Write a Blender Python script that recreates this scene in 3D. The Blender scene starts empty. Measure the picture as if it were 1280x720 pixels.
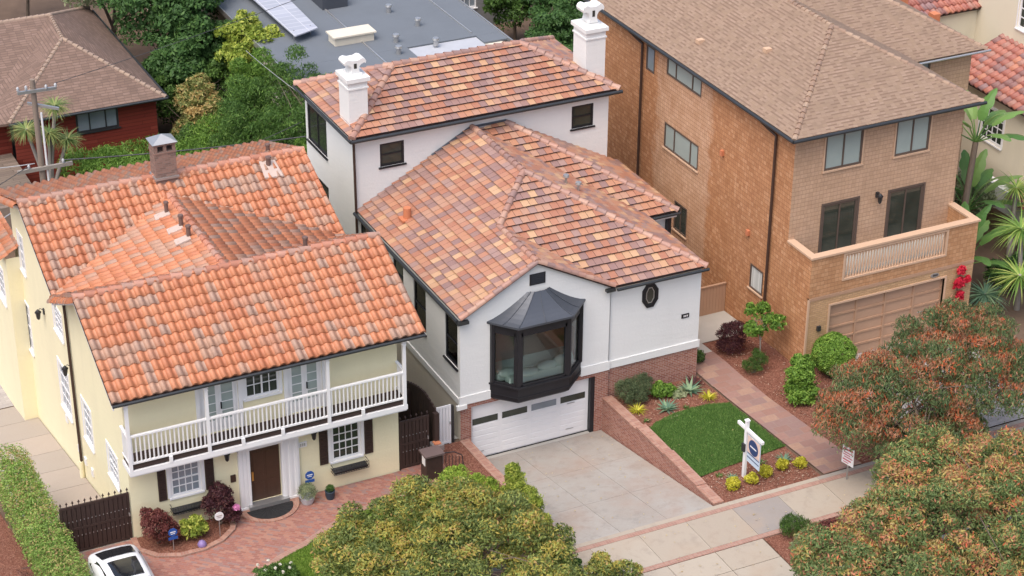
import bpy, bmesh, math, random
import numpy as np
from mathutils import Vector, Matrix
random.seed(7)
RNG = np.random.default_rng(11)
R = math.radians
sc = bpy.context.scene
COL = sc.collection

# ------------------------------------------------------------------ camera
cam = bpy.data.cameras.new('camera')
camo = bpy.data.objects.new('camera', cam)
COL.objects.link(camo)
def cam_axes(yaw, pitch, roll):
    cy, sy, cp, sp = math.cos(yaw), math.sin(yaw), math.cos(pitch), math.sin(pitch)
    f = Vector((-sy*cp, cy*cp, -sp)); r = Vector((cy, sy, 0)); u = r.cross(f)
    c, s = math.cos(roll), math.sin(roll)
    return c*r+s*u, -s*r+c*u, f
cr, cu, cf = cam_axes(R(-26.202), R(28.239), R(.415))
m = Matrix(((cr.x, cu.x, -cf.x, -27.355), (cr.y, cu.y, -cf.y, -58.819), (cr.z, cu.z, -cf.z, 42.133), (0, 0, 0, 1)))
camo.matrix_world = m
cam.sensor_width = 36; cam.lens = 2630.16/1280*36
cam.clip_start = 1; cam.clip_end = 2000
sc.camera = camo

# ------------------------------------------------------------------ light
SUN_EL, SUN_AZ = 62, 236      # azimuth measured clockwise from +y
wd = bpy.data.worlds.new('World'); sc.world = wd; wd.use_nodes = True
nt = wd.node_tree; nt.nodes.clear()
sky = nt.nodes.new('ShaderNodeTexSky'); sky.sky_type = 'NISHITA'; sky.sun_disc = False
sky.sun_elevation = R(SUN_EL); sky.sun_rotation = R(SUN_AZ)
sky.air_density = 1.0; sky.dust_density = 5.0; sky.ozone_density = .6; sky.altitude = 0
bg = nt.nodes.new('ShaderNodeBackground'); bg.inputs[1].default_value = .15
wo = nt.nodes.new('ShaderNodeOutputWorld')
nt.links.new(sky.outputs[0], bg.inputs[0]); nt.links.new(bg.outputs[0], wo.inputs[0])
sun = bpy.data.lights.new('sun', 'SUN'); sun.energy = 1.1; sun.angle = R(60); sun.color = (1, .965, .93)
suno = bpy.data.objects.new('sun', sun); COL.objects.link(suno)
sd = Vector((math.sin(R(SUN_AZ))*math.cos(R(SUN_EL)), math.cos(R(SUN_AZ))*math.cos(R(SUN_EL)), math.sin(R(SUN_EL))))
suno.rotation_euler = (-sd).to_track_quat('-Z', 'Y').to_euler()
suno.location = (0, -30, 60)
sc.view_settings.view_transform = 'Standard'; sc.view_settings.look = 'None'
sc.view_settings.gamma = 1; sc.view_settings.exposure = .68
sc.view_settings.use_curve_mapping = False

# ------------------------------------------------------------------ materials
class NT:
    def __init__(s, name):
        s.m = bpy.data.materials.new(name); s.m.use_nodes = True
        s.t = s.m.node_tree; s.t.nodes.clear()
        s.out = s.n('ShaderNodeOutputMaterial'); s.b = s.n('ShaderNodeBsdfPrincipled')
        s.l(s.b.outputs[0], s.out.inputs[0])
    def n(s, k, **kw):
        x = s.t.nodes.new(k)
        for a, v in kw.items(): setattr(x, a, v)
        return x
    def l(s, a, b): s.t.links.new(a, b)
    def math(s, op, a, b=None, c=None):
        x = s.n('ShaderNodeMath', operation=op)
        for i, v in enumerate((a, b, c)):
            if v is None: continue
            if isinstance(v, (int, float)): x.inputs[i].default_value = v
            else: s.l(v, x.inputs[i])
        return x.outputs[0]
    def mix(s, fac, a, b, mode='MIX'):
        x = s.n('ShaderNodeMix', data_type='RGBA', blend_type=mode)
        for i, v in ((0, fac), (6, a), (7, b)):
            if isinstance(v, (int, float)): x.inputs[i].default_value = v
            elif isinstance(v, tuple): x.inputs[i].default_value = (*v[:3], 1)
            else: s.l(v, x.inputs[i])
        return x.outputs[2]
    def coord(s, kind='Object'):
        return s.n('ShaderNodeTexCoord').outputs[kind]
    def noise(s, scale, detail=3, vec=None, rough=.55, stretch=None):
        x = s.n('ShaderNodeTexNoise'); x.inputs['Scale'].default_value = scale
        x.inputs['Detail'].default_value = detail; x.inputs['Roughness'].default_value = rough
        v = vec if vec is not None else s.coord()
        if stretch:
            mp = s.n('ShaderNodeMapping'); mp.inputs['Scale'].default_value = stretch; s.l(v, mp.inputs[0]); v = mp.outputs[0]
        s.l(v, x.inputs['Vector']); return x.outputs[0]
    def ramp(s, fac, stops, interp='LINEAR'):
        x = s.n('ShaderNodeValToRGB'); x.color_ramp.interpolation = interp
        e = x.color_ramp.elements
        while len(e) < len(stops): e.new(.5)
        for i, (p, c) in enumerate(stops):
            e[i].position = p; e[i].color = (*c, 1) if len(c) == 3 else c
        s.l(fac, x.inputs[0]); return x.outputs[0]
    def bump(s, h, strength=.3, dist=.01):
        x = s.n('ShaderNodeBump'); x.inputs['Strength'].default_value = strength; x.inputs['Distance'].default_value = dist
        s.l(h, x.inputs['Height']); s.l(x.outputs[0], s.b.inputs['Normal'])
    def set(s, color=None, rough=.8, metal=0, spec=None):
        if color is not None:
            if isinstance(color, tuple): s.b.inputs['Base Color'].default_value = (*color[:3], 1)
            else: s.l(color, s.b.inputs['Base Color'])
        s.b.inputs['Roughness'].default_value = rough; s.b.inputs['Metallic'].default_value = metal
        if spec is not None: s.b.inputs['Specular IOR Level'].default_value = spec
        return s.m

def mul(c, k): return tuple(min(1, x*k) for x in c)
def plain(name, c, rough=.7, var=.12, scale=2.5, bump=.15, metal=0, spec=.4, stain=0):
    t = NT(name)
    n1 = t.noise(scale, 5)
    col = t.mix(n1, mul(c, 1-var), mul(c, 1+var))
    n2 = t.noise(scale*14, 3)
    col = t.mix(t.math('MULTIPLY', n2, .35), col, mul(c, 1-var*1.6))
    if stain:
        s_ = t.noise(.9, 6, stretch=(1.3, 1.3, .28))
        f = t.math('MULTIPLY', t.math('SMOOTH_MAX', t.math('SUBTRACT', s_, .5), 0, .05), stain*4)
        col = t.mix(f, col, mul(c, .7))
    if 'stucco' in name:
        st = t.noise(3.2, 5, stretch=(.5, .5, 2.6)); col = t.mix(t.math('MULTIPLY', st, .22), col, mul(c, .80)); n2 = t.math('ADD', n2, t.math('MULTIPLY', st, 2)); bump = .5
    if bump: t.bump(n2, bump, .01)
    return t.set(col, rough, metal, spec)

def bricks(name, w, h, cols, mortar_or_shadow, mt=.012, rough=.85, bump=.5, rot=0, stagger=.5, noisy=.25, patch=None, mtop=True, big=None, bdist=.012):
    """bricks, tiles, shingles laid out on the UV map (metres)"""
    t = NT(name)
    uv = t.coord('UV')
    if rot:
        mp = t.n('ShaderNodeMapping'); mp.inputs['Rotation'].default_value = (0, 0, rot); t.l(uv, mp.inputs[0]); uv = mp.outputs[0]
    sp = t.n('ShaderNodeSeparateXYZ'); t.l(uv, sp.inputs[0])
    v = t.math('DIVIDE', sp.outputs[1], h); row = t.math('FLOOR', v)
    off = t.math('MULTIPLY', t.math('MODULO', t.math('ABSOLUTE', row), 2), stagger)
    wr = t.n('ShaderNodeTexWhiteNoise', noise_dimensions='1D'); t.l(row, wr.inputs['W'])
    off = t.math('ADD', off, t.math('MULTIPLY', wr.outputs[0], .35*stagger))
    u = t.math('ADD', t.math('DIVIDE', sp.outputs[0], w), off); cl = t.math('FLOOR', u)
    cb = t.n('ShaderNodeCombineXYZ'); t.l(cl, cb.inputs[0]); t.l(row, cb.inputs[1])
    wn = t.n('ShaderNodeTexWhiteNoise', noise_dimensions='3D'); t.l(cb.outputs[0], wn.inputs[0])
    k = len(cols)
    col = t.ramp(wn.outputs[0], [(i/k, c) for i, c in enumerate(cols)], 'CONSTANT')
    nz = t.noise(9, 4)
    col = t.mix(t.math('MULTIPLY', nz, noisy*2), col, mul(cols[0], .6))
    nb = t.noise(.45, 4)
    col = t.mix(t.math('MULTIPLY', nb, noisy), col, mul(cols[-1], 1.15))
    if patch: col = patch(t, sp, col, wn)
    if 'shingles' in name: col = t.mix(t.math('MULTIPLY', t.math('POWER', t.noise(1.3, 6), 2.2), 1.1), col, mul(cols[0], .62))
    fu = t.math('FRACT', u); fv = t.math('FRACT', v)
    mu = t.math('LESS_THAN', fu, mt/w*(.6 if 'shingles' in name else 1))
    mv = t.math('LESS_THAN', fv, mt/h)
    mk = t.math('MAXIMUM', mu, mv)
    col = t.mix(mk, col, mortar_or_shadow)  # joint colour; on cedar shingles it paints the shadow under each course
    hgt = t.math('SUBTRACT', t.math('ADD', t.math('MULTIPLY', wn.outputs[0], .5), t.math('MULTIPLY', t.math('SUBTRACT', 1, fv), .5)), mk)
    t.bump(t.math('ADD', hgt, t.math('MULTIPLY', nz, .5)), bump, bdist)
    return t.set(col, rough, 0, .25)

def tiles(name, stops, rough=.7, noisy=.3, dirt=(.25, .16, .12)):
    """roof tile: colour from the face attribute rnd"""
    t = NT(name)
    a = t.n('ShaderNodeAttribute', attribute_name='rnd')
    col = t.ramp(a.outputs['Fac'], stops, 'CONSTANT')
    nz = t.noise(7, 4)
    col = t.mix(t.math('MULTIPLY', nz, noisy), col, mul(stops[1][1], 1.25))
    n2 = t.noise(.5, 5)
    f = t.math('MULTIPLY', t.math('GREATER_THAN', t.noise(22, 4), .62), t.math('MULTIPLY', n2, .55))
    col = t.mix(f, col, dirt)
    t.bump(t.noise(40, 2), .25, .006)
    return t.set(col, rough-.12, 0, .55)

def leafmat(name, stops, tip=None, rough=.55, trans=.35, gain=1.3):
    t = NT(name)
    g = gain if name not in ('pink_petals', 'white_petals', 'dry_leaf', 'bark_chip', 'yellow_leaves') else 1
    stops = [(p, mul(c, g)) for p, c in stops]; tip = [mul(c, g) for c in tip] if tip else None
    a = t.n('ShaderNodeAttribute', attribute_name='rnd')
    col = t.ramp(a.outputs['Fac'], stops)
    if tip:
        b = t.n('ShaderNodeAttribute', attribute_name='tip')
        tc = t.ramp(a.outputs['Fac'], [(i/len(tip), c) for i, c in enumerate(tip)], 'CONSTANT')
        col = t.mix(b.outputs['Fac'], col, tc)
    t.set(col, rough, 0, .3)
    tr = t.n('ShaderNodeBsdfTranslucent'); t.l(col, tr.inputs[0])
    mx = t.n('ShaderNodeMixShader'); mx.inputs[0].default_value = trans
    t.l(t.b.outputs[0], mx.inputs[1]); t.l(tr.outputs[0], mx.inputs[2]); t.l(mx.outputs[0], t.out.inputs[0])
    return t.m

M = {}
M['stucco_white'] = plain('white_stucco', (.75, .757, .75), .85, .035, .8, .3, stain=.1)
M['stucco_cream'] = plain('cream_stucco', (.83, .77, .53), .88, .05, .9, .3, stain=.2)
M['stucco_beige'] = plain('beige_stucco', (.66, .61, .51), .88, .05, .9, .3, stain=.25)
M['white_paint'] = plain('white_paint', (.8, .8, .81), .5, .03, 3, .05)
M['black_paint'] = plain('black_paint', (.018, .018, .022), .45, .3, 3, .05)
M['dark_metal'] = plain('dark_metal', (.05, .05, .055), .4, .25, 3, .05, .3)
M['blue_grey_metal'] = plain('standing_seam_metal', (.085, .095, .115), .42, .12, 1.5, .05, .35)
M['dark_wood'] = plain('dark_brown_wood', (.05, .03, .025), .6, .25, 5, .15)
M['brown_door'] = plain('brown_door_wood', (.07, .035, .022), .45, .2, 5, .15)
M['tan_wood'] = plain('tan_painted_wood', (.42, .26, .17), .7, .1, 3, .15)
M['tan_light'] = plain('pale_tan_wood', (.56, .38, .26), .7, .08, 3, .1)
M['garage_tan'] = plain('tan_garage_wood', (.44, .28, .19), .6, .1, 2, .1)
M['concrete'] = plain('concrete', (.42, .40, .365), .9, .14, 1.3, .3)
M['gutter'] = plain('gutter_metal', (.06, .065, .07), .35, .2, 2, .03, .5)
M['bronze'] = plain('bronze_pipe', (.055, .03, .022), .5, .2, 2, .05)
M['steel'] = plain('galvanised_steel', (.5, .5, .5), .35, .1, 4, .05, .7)
M['terracotta'] = plain('terracotta', (.55, .20, .10), .7, .1, 4, .1)
M['soil'] = plain('soil', (.15, .10, .07), .95, .35, 1.3, .6)
M['red_siding'] = bricks('red_siding', 4, .18, [(.20, .035, .022), (.23, .045, .03), (.18, .03, .02)], (.06, .015, .01), .015, stagger=.4, noisy=.1)
M['frame_brown'] = plain('brown_window_frame', (.11, .08, .065), .5, .15, 3, .05)
M['pipe_vent'] = plain('oxidised_vent', (.16, .10, .085), .6, .25, 8, .1)
M['plastic_dark'] = plain('dark_pot', (.03, .05, .075), .5, .2, 4, .05)
M['ceramic'] = plain('pale_ceramic', (.5, .52, .55), .4, .2, 9, .1)
M['brass'] = plain('brass', (.6, .38, .12), .35, .1, 3, 0, .8)
M['cushion'] = plain('pale_green_cushion', (.62, .74, .68), .9, .08, 3, .1)
M['int_floor'] = plain('oak_floor', (.60, .38, .22), .5, .15, 3, .05)
M['int_wall'] = plain('interior_wall', (.78, .76, .66), .8, .05, 2, 0)
M['rug'] = plain('grey_rug', (.62, .57, .50), .95, .15, 20, .1)
M['blind'] = bricks('window_blind', 3, .07, [(.55, .60, .58), (.5, .56, .54)], (.38, .43, .42), .012, .7, .1, stagger=0, noisy=.05)
M['curtain'] = bricks('pleated_curtain', .09, 3, [(.62, .64, .62), (.5, .52, .5), (.56, .58, .56)], (.35, .37, .37), .012, .8, .2, stagger=0, noisy=.05)
M['dark_room'] = plain('unlit_room', (.045, .042, .035), .9, .5, 1.2, 0)
M['doormat'] = plain('rubber_doormat', (.022, .022, .024), .8, .3, 12, .4)
M['car_paint'] = plain('white_car_paint', (.75, .76, .78), .2, .01, 2, 0, 0, .6)
M['car_glass'] = plain('dark_car_glass', (.015, .017, .02), .05, .1, 1, 0, 0, .7)
M['rubber'] = plain('tyre_rubber', (.02, .02, .02), .85, .2, 8, .1)
M['sign_blue'] = plain('navy_sign_ink', (.03, .06, .16), .5, .05, 3, 0)
M['sign_bright'] = plain('blue_sign_ink', (.02, .09, .35), .5, .05, 3, 0)
M['sign_pale'] = plain('pale_blue_sign_board', (.55, .66, .78), .5, .03, 3, 0)
M['sign_peach'] = plain('peach_sign_board', (.72, .55, .48), .5, .06, 3, 0)
M['sign_red'] = plain('pink_red_sign_ink', (.55, .12, .16), .6, .05, 3, 0)
M['purple'] = plain('purple_ornament', (.25, .18, .4), .4, .2, 9, 0)
M['flower_pink'] = leafmat('pink_petals', [(0, (.75, .2, .5)), (1, (.8, .4, .65))])
M['flower_white'] = leafmat('white_petals', [(0, (.75, .72, .62)), (1, (.85, .83, .75))])
M['bark'] = plain('bark', (.17, .13, .10), .95, .3, 6, .6)
M['bark_grey'] = plain('grey_bark', (.3, .27, .24), .95, .25, 6, .5)
M['pole_wood'] = plain('weathered_pole_wood', (.24, .19, .155), .95, .2, 5, .5)
M['wire'] = plain('cable', (.06, .06, .065), .6, .1, 3, 0)
M['pale_cable'] = plain('pale_cable', (.35, .36, .38), .6, .1, 3, 0)
M['roof_felt'] = plain('grey_roof_felt', (.14, .16, .185), .9, .14, .7, .2)
M['solar'] = bricks('solar_cells', .9, .5, [(.38, .40, .47), (.42, .44, .5), (.36, .38, .44)], (.6, .6, .63), .03, .3, .05, stagger=0, noisy=.05)
M['under'] = plain('roof_underlay', (.06, .035, .03), .9, .2, 3, .1)
M['asphalt'] = plain('street_asphalt', (.055, .055, .058), .95, .2, 2, .4)
M['brick_red'] = bricks('red_brick', .22, .075, [(.30, .12, .085), (.36, .155, .11), (.25, .09, .07), (.40, .2, .155), (.33, .14, .10)], (.42, .36, .32), .012)
M['brick_cap'] = bricks('brick_coping', .10, .22, [(.36, .18, .13), (.41, .225, .165), (.33, .165, .125), (.44, .26, .20)], (.36, .29, .25), .01, stagger=0)
M['brick_tan'] = bricks('tan_brick', .22, .085, [(.50, .32, .17), (.56, .36, .20), (.45, .28, .15), (.53, .34, .19)], (.33, .21, .13), .012)
M['brick_pave'] = bricks('brick_paving', .21, .105, [(.35, .145, .11), (.40, .19, .14), (.29, .125, .10), (.27, .19, .18), (.43, .23, .17), (.32, .15, .13)], (.30, .21, .17), .012, rot=R(45), bump=.3)
M['brick_stripe'] = bricks('red_brick_band', .10, .22, [(.37, .21, .165), (.41, .25, .20), (.34, .20, .16)], (.36, .28, .235), .01, stagger=0, bump=.2)
M['flagstone'] = bricks('red_flagstone', .62, .42, [(.32, .175, .135), (.38, .235, .175), (.28, .165, .14), (.42, .27, .19), (.34, .20, .165), (.27, .18, .165)], (.27, .20, .17), .018, bump=.2, noisy=.35)
M['paver_pale'] = bricks('pale_pavers', .35, .2, [(.42, .39, .37), (.47, .44, .42), (.38, .35, .34)], (.3, .27, .25), .012, bump=.25)
def shingle_patch(t, sp, col, wn):
    # sun-bleached shingles round the side windows, fresher orange ones elsewhere
    nz = t.noise(1.6, 4); nz = t.math('MULTIPLY', t.math('SUBTRACT', nz, .5), 1.6)
    y = t.math('ADD', sp.outputs[0], nz)
    a = t.math('SMOOTH_MIN', t.math('SUBTRACT', y, 5.9), t.math('SUBTRACT', 10.6, y), .3)
    a = t.math('MINIMUM', t.math('MAXIMUM', t.math('MULTIPLY', a, 2.5), 0), 1)
    nf = t.math('MULTIPLY', t.noise(.35, 3), .5)
    pale = t.ramp(wn.outputs[0], [(0, (.58, .38, .25)), (.4, (.63, .42, .29)), (.8, (.54, .35, .23))], 'CONSTANT')
    return t.mix(t.math('MULTIPLY', a, .85), t.mix(nf, col, (.36, .20, .13)), pale)
SH_O = [(.54, .255, .115), (.60, .30, .145), (.42, .18, .075), (.74, .42, .23), (.50, .235, .11), (.64, .33, .16), (.57, .28, .13)]
SH_T = [(.56, .37, .245), (.60, .40, .27), (.52, .34, .225), (.58, .385, .265)]
M['shingle_orange'] = bricks('orange_cedar_shingles', .16, .17, SH_O, (.20, .09, .045), .014, bump=.6, patch=shingle_patch, stagger=.8)  # dark gap tone of the cedar shingles stands for the course shadows
M['shingle_para'] = bricks('balcony_cedar_shingles', .16, .17, [(.55, .30, .155), (.61, .35, .19), (.48, .25, .125)], (.28, .15, .08), .014, bump=.6, stagger=.8)
M['shingle_tan'] = bricks('tan_cedar_shingles', .16, .17, SH_T, (.30, .19, .125), .014, bump=.5, stagger=.8)
def tab_shadow(t, sp, col, wn):
    # laminated shingle: tab shadow lines painted in as dark dashes
    v = t.math('FRACT', t.math('DIVIDE', sp.outputs[1], .15)); f = t.math('MULTIPLY', t.math('LESS_THAN', v, .42), t.math('GREATER_THAN', wn.outputs[0], .46))
    return t.mix(t.math('MULTIPLY', f, .75), col, (.15, .095, .07))
M['roof_brown'] = bricks('brown_asphalt_shingles', .20, .15, [(.315, .225, .165), (.29, .205, .145), (.265, .185, .135), (.335, .24, .18), (.30, .21, .155)], (.22, .15, .115), .012, .95, .4, stagger=.9, noisy=.12, patch=tab_shadow)
M['roof_dark'] = bricks('weathered_brown_shingles', .36, .16, [(.215, .145, .115), (.25, .17, .135), (.18, .125, .10), (.27, .185, .15)], (.13, .09, .075), .035, .95, .4, stagger=.9, noisy=.2)
M['tile_flat'] = tiles('variegated_flat_tile', [(0, (.40, .185, .115)), (.16, (.40, .225, .155)), (.32, (.35, .145, .088)), (.48, (.48, .285, .16)), (.55, (.25, .15, .135)), (.68, (.42, .20, .115)), (.79, (.30, .195, .175)), (.88, (.52, .33, .19)), (.91, (.225, .14, .135))], .6, .3)
M['tile_barrel'] = tiles('orange_clay_barrel_tile', [(0, (.45, .168, .078)), (.18, (.40, .14, .065)), (.36, (.48, .195, .098)), (.50, (.39, .19, .12)), (.62, (.43, .165, .08)), (.76, (.36, .22, .155)), (.9, (.32, .215, .165))], .65, .25)
M['tile_cap'] = tiles('weathered_ridge_tile', [(0, (.36, .20, .155)), (.3, (.30, .18, .15)), (.5, (.41, .22, .16)), (.7, (.25, .16, .145)), (.85, (.44, .27, .20))], .7, .3)
M['tile_cap_orange'] = tiles('clay_ridge_tile', [(0, (.46, .21, .14)), (.3, (.40, .17, .11)), (.6, (.49, .26, .19)), (.8, (.38, .24, .19))], .7, .3)
M['tile_mixed'] = tiles('mixed_barrel_tile', [(0, (.27, .085, .065)), (.2, (.33, .115, .08)), (.4, (.17, .085, .085)), (.6, (.40, .16, .095)), (.72, (.20, .13, .14)), (.86, (.30, .15, .12))], .65, .3)
def stained(t, col, k, dark, red):
    a = t.noise(.55, 7, rough=.6); b = t.noise(2.2, 6, rough=.7); c = t.noise(6, 5, rough=.7)
    f = t.math('MULTIPLY', t.math('MAXIMUM', t.math('SUBTRACT', b, .52), 0), 4*k); col = t.mix(f, col, dark)
    f = t.math('MULTIPLY', t.math('MAXIMUM', t.math('SUBTRACT', a, .5), 0), 3.2*k); col = t.mix(f, col, red)
    return t.mix(t.math('MULTIPLY', t.math('GREATER_THAN', c, .69), .45*k), col, mul(dark, .7))
M['panel'] = (lambda t: t.set(stained(t, t.mix(t.math('MULTIPLY', t.math('POWER', t.noise(.8, 8, rough=.65), 1.6), 1.5), t.ramp(t.n('ShaderNodeAttribute', attribute_name='rnd').outputs['Fac'], [(0, (.385, .38, .36)), (.3, (.36, .35, .325)), (.6, (.41, .40, .375)), (.8, (.35, .35, .34))]), t.mix(t.noise(18, 4), (.25, .20, .17), (.36, .32, .28))), .9, (.24, .225, .21), (.36, .27, .22)), .92, 0, .2))(NT('weathered_concrete_panels'))
M['panel_walk'] = (lambda t: t.set(stained(t, t.mix(t.math('MULTIPLY', t.noise(1.1, 6), .55), t.ramp(t.n('ShaderNodeAttribute', attribute_name='rnd').outputs['Fac'], [(0, (.38, .335, .275)), (.3, (.35, .305, .25)), (.6, (.41, .365, .30)), (.8, (.35, .32, .275)), (.97, (.25, .235, .23))]), t.mix(t.noise(18, 4), (.30, .24, .19), (.44, .38, .32))), .7, (.25, .22, .19), (.37, .29, .22)), .92, 0, .2))(NT('sidewalk_concrete_panels'))
M['panel_drive'] = (lambda t: t.set(t.mix(t.math('MULTIPLY', t.noise(1.1, 6), .55), t.ramp(t.n('ShaderNodeAttribute', attribute_name='rnd').outputs['Fac'], [(0, (.40, .34, .29)), (.5, (.43, .37, .32)), (1, (.37, .33, .29))]), t.mix(t.noise(14, 4), (.28, .22, .18), (.42, .37, .33))), .92, 0, .2))(NT('side_drive_concrete'))
def mulchmat():
    t = NT('bark_mulch'); v = t.n('ShaderNodeTexVoronoi'); v.inputs['Scale'].default_value = 22; t.l(t.coord(), v.inputs[0])
    c = t.ramp(v.outputs['Color'], [(0, (.16, .065, .045)), (.4, (.23, .10, .07)), (.7, (.29, .14, .10)), (.93, (.36, .22, .16)), (.97, (.5, .40, .33))], 'CONSTANT')
    c = t.mix(t.math('MULTIPLY', t.noise(1.5, 4), .5), c, (.14, .065, .045)); t.bump(v.outputs[0], .8, .03)
    return t.set(c, .95, 0, .1)
M['mulch'] = mulchmat()
def lawnmat(name, a, b, c):
    t = NT(name); n1 = t.noise(1.2, 5); n2 = t.noise(45, 3)
    col = t.mix(n1, a, b); col = t.mix(t.math('MULTIPLY', n2, .6), col, c); t.bump(n2, .8, .03)
    return t.set(col, .9, 0, .15)
M['lawn'] = lawnmat('lawn_ground', (.08, .15, .04), (.12, .21, .06), (.06, .12, .035))
M['lawn2'] = lawnmat('bright_lawn_ground', (.13, .20, .03), (.17, .25, .04), (.08, .14, .025))
M['grass_a'] = leafmat('grass_blades', [(0, (.06, .13, .03)), (.6, (.11, .215, .05)), (1, (.19, .30, .085))])
M['grass_b'] = leafmat('bright_grass_blades', [(0, (.10, .18, .03)), (1, (.19, .30, .05))])
def glass(name, c, rough=.03, noisec=None):
    t = NT(name); n1 = t.noise(1.3, 3)
    return t.set(t.mix(n1, c, noisec or mul(c, 2.2)), rough, 0, .55)
M['glass_dark'] = glass('dark_window_glass', (.018, .024, .020), .04, (.06, .07, .055))
M['glass_room'] = glass('painted_reflection_glass', (.03, .028, .024), .04, (.13, .12, .10))  # lighter reflection tones are mixed into the base colour by noise
M['glass_pale'] = glass('pale_blind_glass', (.30, .36, .34), .1, (.36, .42, .40))
M['glass_blue'] = glass('blue_grey_glass', (.14, .17, .20), .05, (.30, .34, .38))
def clear_glass():
    t = NT('clear_window_glass'); g = t.n('ShaderNodeBsdfGlossy'); g.inputs['Roughness'].default_value = .02
    tr = t.n('ShaderNodeBsdfTransparent'); tr.inputs[0].default_value = (.9, .95, .92, 1)
    f = t.n('ShaderNodeFresnel'); f.inputs[0].default_value = 1.5
    mx = t.n('ShaderNodeMixShader'); t.l(t.math('ADD', f.outputs[0], .03), mx.inputs[0]); t.l(tr.outputs[0], mx.inputs[1]); t.l(g.outputs[0], mx.inputs[2])
    t.l(mx.outputs[0], t.out.inputs[0]); return t.m
M['glass_clear'] = clear_glass()

# foliage
M['lf_green'] = leafmat('mid_green_leaves', [(0, (.03, .065, .015)), (.5, (.06, .12, .025)), (1, (.11, .19, .04))])
M['lf_dark'] = leafmat('dark_green_leaves', [(0, (.03, .07, .022)), (.6, (.06, .13, .035)), (1, (.11, .20, .055))])
M['lf_conifer'] = leafmat('conifer_sprays', [(0, (.035, .08, .018)), (.6, (.075, .15, .03)), (1, (.15, .24, .05))])
M['lf_juniper'] = leafmat('bright_juniper_sprays', [(0, (.05, .11, .018)), (.6, (.12, .22, .035)), (1, (.21, .32, .06))])
M['lf_hedge'] = leafmat('hedge_leaves', [(0, (.09, .165, .035)), (.5, (.19, .30, .065)), (1, (.32, .43, .12))], [(.30, .20, .10), (.36, .26, .12), (.27, .30, .09)])
M['lf_olive'] = leafmat('olive_gold_leaves', [(0, (.065, .095, .03)), (.5, (.14, .18, .05)), (1, (.25, .29, .09))], [(.34, .31, .07), (.38, .30, .065), (.29, .32, .08), (.37, .23, .09)])
M['lf_gumgreen'] = leafmat('grey_green_gum_leaves', [(0, (.055, .095, .04)), (.5, (.12, .17, .07)), (1, (.22, .27, .11))], [(.33, .14, .09), (.40, .20, .13), (.30, .18, .09), (.52, .11, .045), (.36, .16, .10)])
M['lf_gumdry'] = leafmat('olive_red_gum_leaves', [(0, (.07, .115, .04)), (.5, (.145, .20, .07)), (1, (.26, .31, .11))], [(.40, .19, .11), (.44, .17, .10), (.36, .26, .11), (.42, .34, .10), (.54, .12, .06)])
M['lf_lime'] = leafmat('lime_leaves', [(0, (.10, .17, .02)), (.5, (.21, .31, .04)), (1, (.36, .44, .08))])
M['lf_yellow'] = leafmat('yellow_leaves', [(0, (.30, .30, .02)), (.5, (.55, .52, .04)), (1, (.72, .66, .12))])
M['lf_yelgreen'] = leafmat('yellow_green_leaves', [(0, (.10, .16, .02)), (.5, (.23, .29, .045)), (1, (.42, .43, .09))])
M['lf_bright'] = leafmat('bright_green_leaves', [(0, (.045, .10, .015)), (.5, (.11, .21, .03)), (1, (.22, .34, .06))])
M['lf_purple'] = leafmat('purple_leaves', [(0, (.035, .012, .018)), (.6, (.075, .025, .03)), (1, (.13, .055, .045))])
M['lf_redbush'] = leafmat('maroon_leaves', [(0, (.07, .02, .02)), (.6, (.15, .045, .04)), (1, (.22, .10, .07))])
M['lf_red'] = leafmat('crimson_bracts', [(0, (.35, .01, .03)), (1, (.62, .03, .06))])
M['lf_grey'] = leafmat('silver_green_leaves', [(0, (.12, .15, .08)), (.5, (.22, .26, .14)), (1, (.34, .37, .22))])
M['lf_autumn'] = leafmat('tan_green_leaves', [(0, (.10, .12, .035)), (.5, (.20, .22, .07)), (1, (.32, .32, .12))], [(.40, .26, .10), (.44, .34, .15)])
M['lf_brown'] = leafmat('russet_leaves', [(0, (.10, .06, .03)), (1, (.22, .13, .07))])
M['lf_agave'] = leafmat('blue_green_blades', [(0, (.08, .16, .11)), (.5, (.14, .24, .16)), (1, (.26, .36, .20))])
M['lf_yucca'] = leafmat('yucca_blades', [(0, (.08, .17, .04)), (.5, (.20, .32, .07)), (1, (.42, .46, .14))])
M['lf_yuccapale'] = leafmat('straw_green_blades', [(0, (.09, .15, .05)), (.5, (.19, .25, .085)), (1, (.34, .33, .13))])
M['lf_banana'] = leafmat('broad_glossy_leaves', [(0, (.05, .13, .04)), (.5, (.11, .22, .06)), (1, (.20, .32, .10))], rough=.35)

# ------------------------------------------------------------------ objects
ORG = {}
def tag(o, label=None, cat=None, group=None, kind=None):
    if label: o['label'] = label
    if cat: o['category'] = cat
    if group: o['group'] = group
    if kind: o['kind'] = kind
    return o
def thing(name, label, cat, loc, group=None):
    o = bpy.data.objects.new(name, None); COL.objects.link(o); o.location = loc
    o.empty_display_size = .3
    ORG[o] = Vector(loc)
    return tag(o, label, cat, group)
def copy_tree(o, off, label=None, parent=None):
    c = o.copy(); COL.objects.link(c)
    if parent is not None: c.parent = parent
    else:
        c.location = o.location + Vector(off); ORG[c] = ORG.get(o, Vector()) + Vector(off)
    if label: c['label'] = label
    for ch in list(o.children): copy_tree(ch, off, None, c)
    return c

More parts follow.
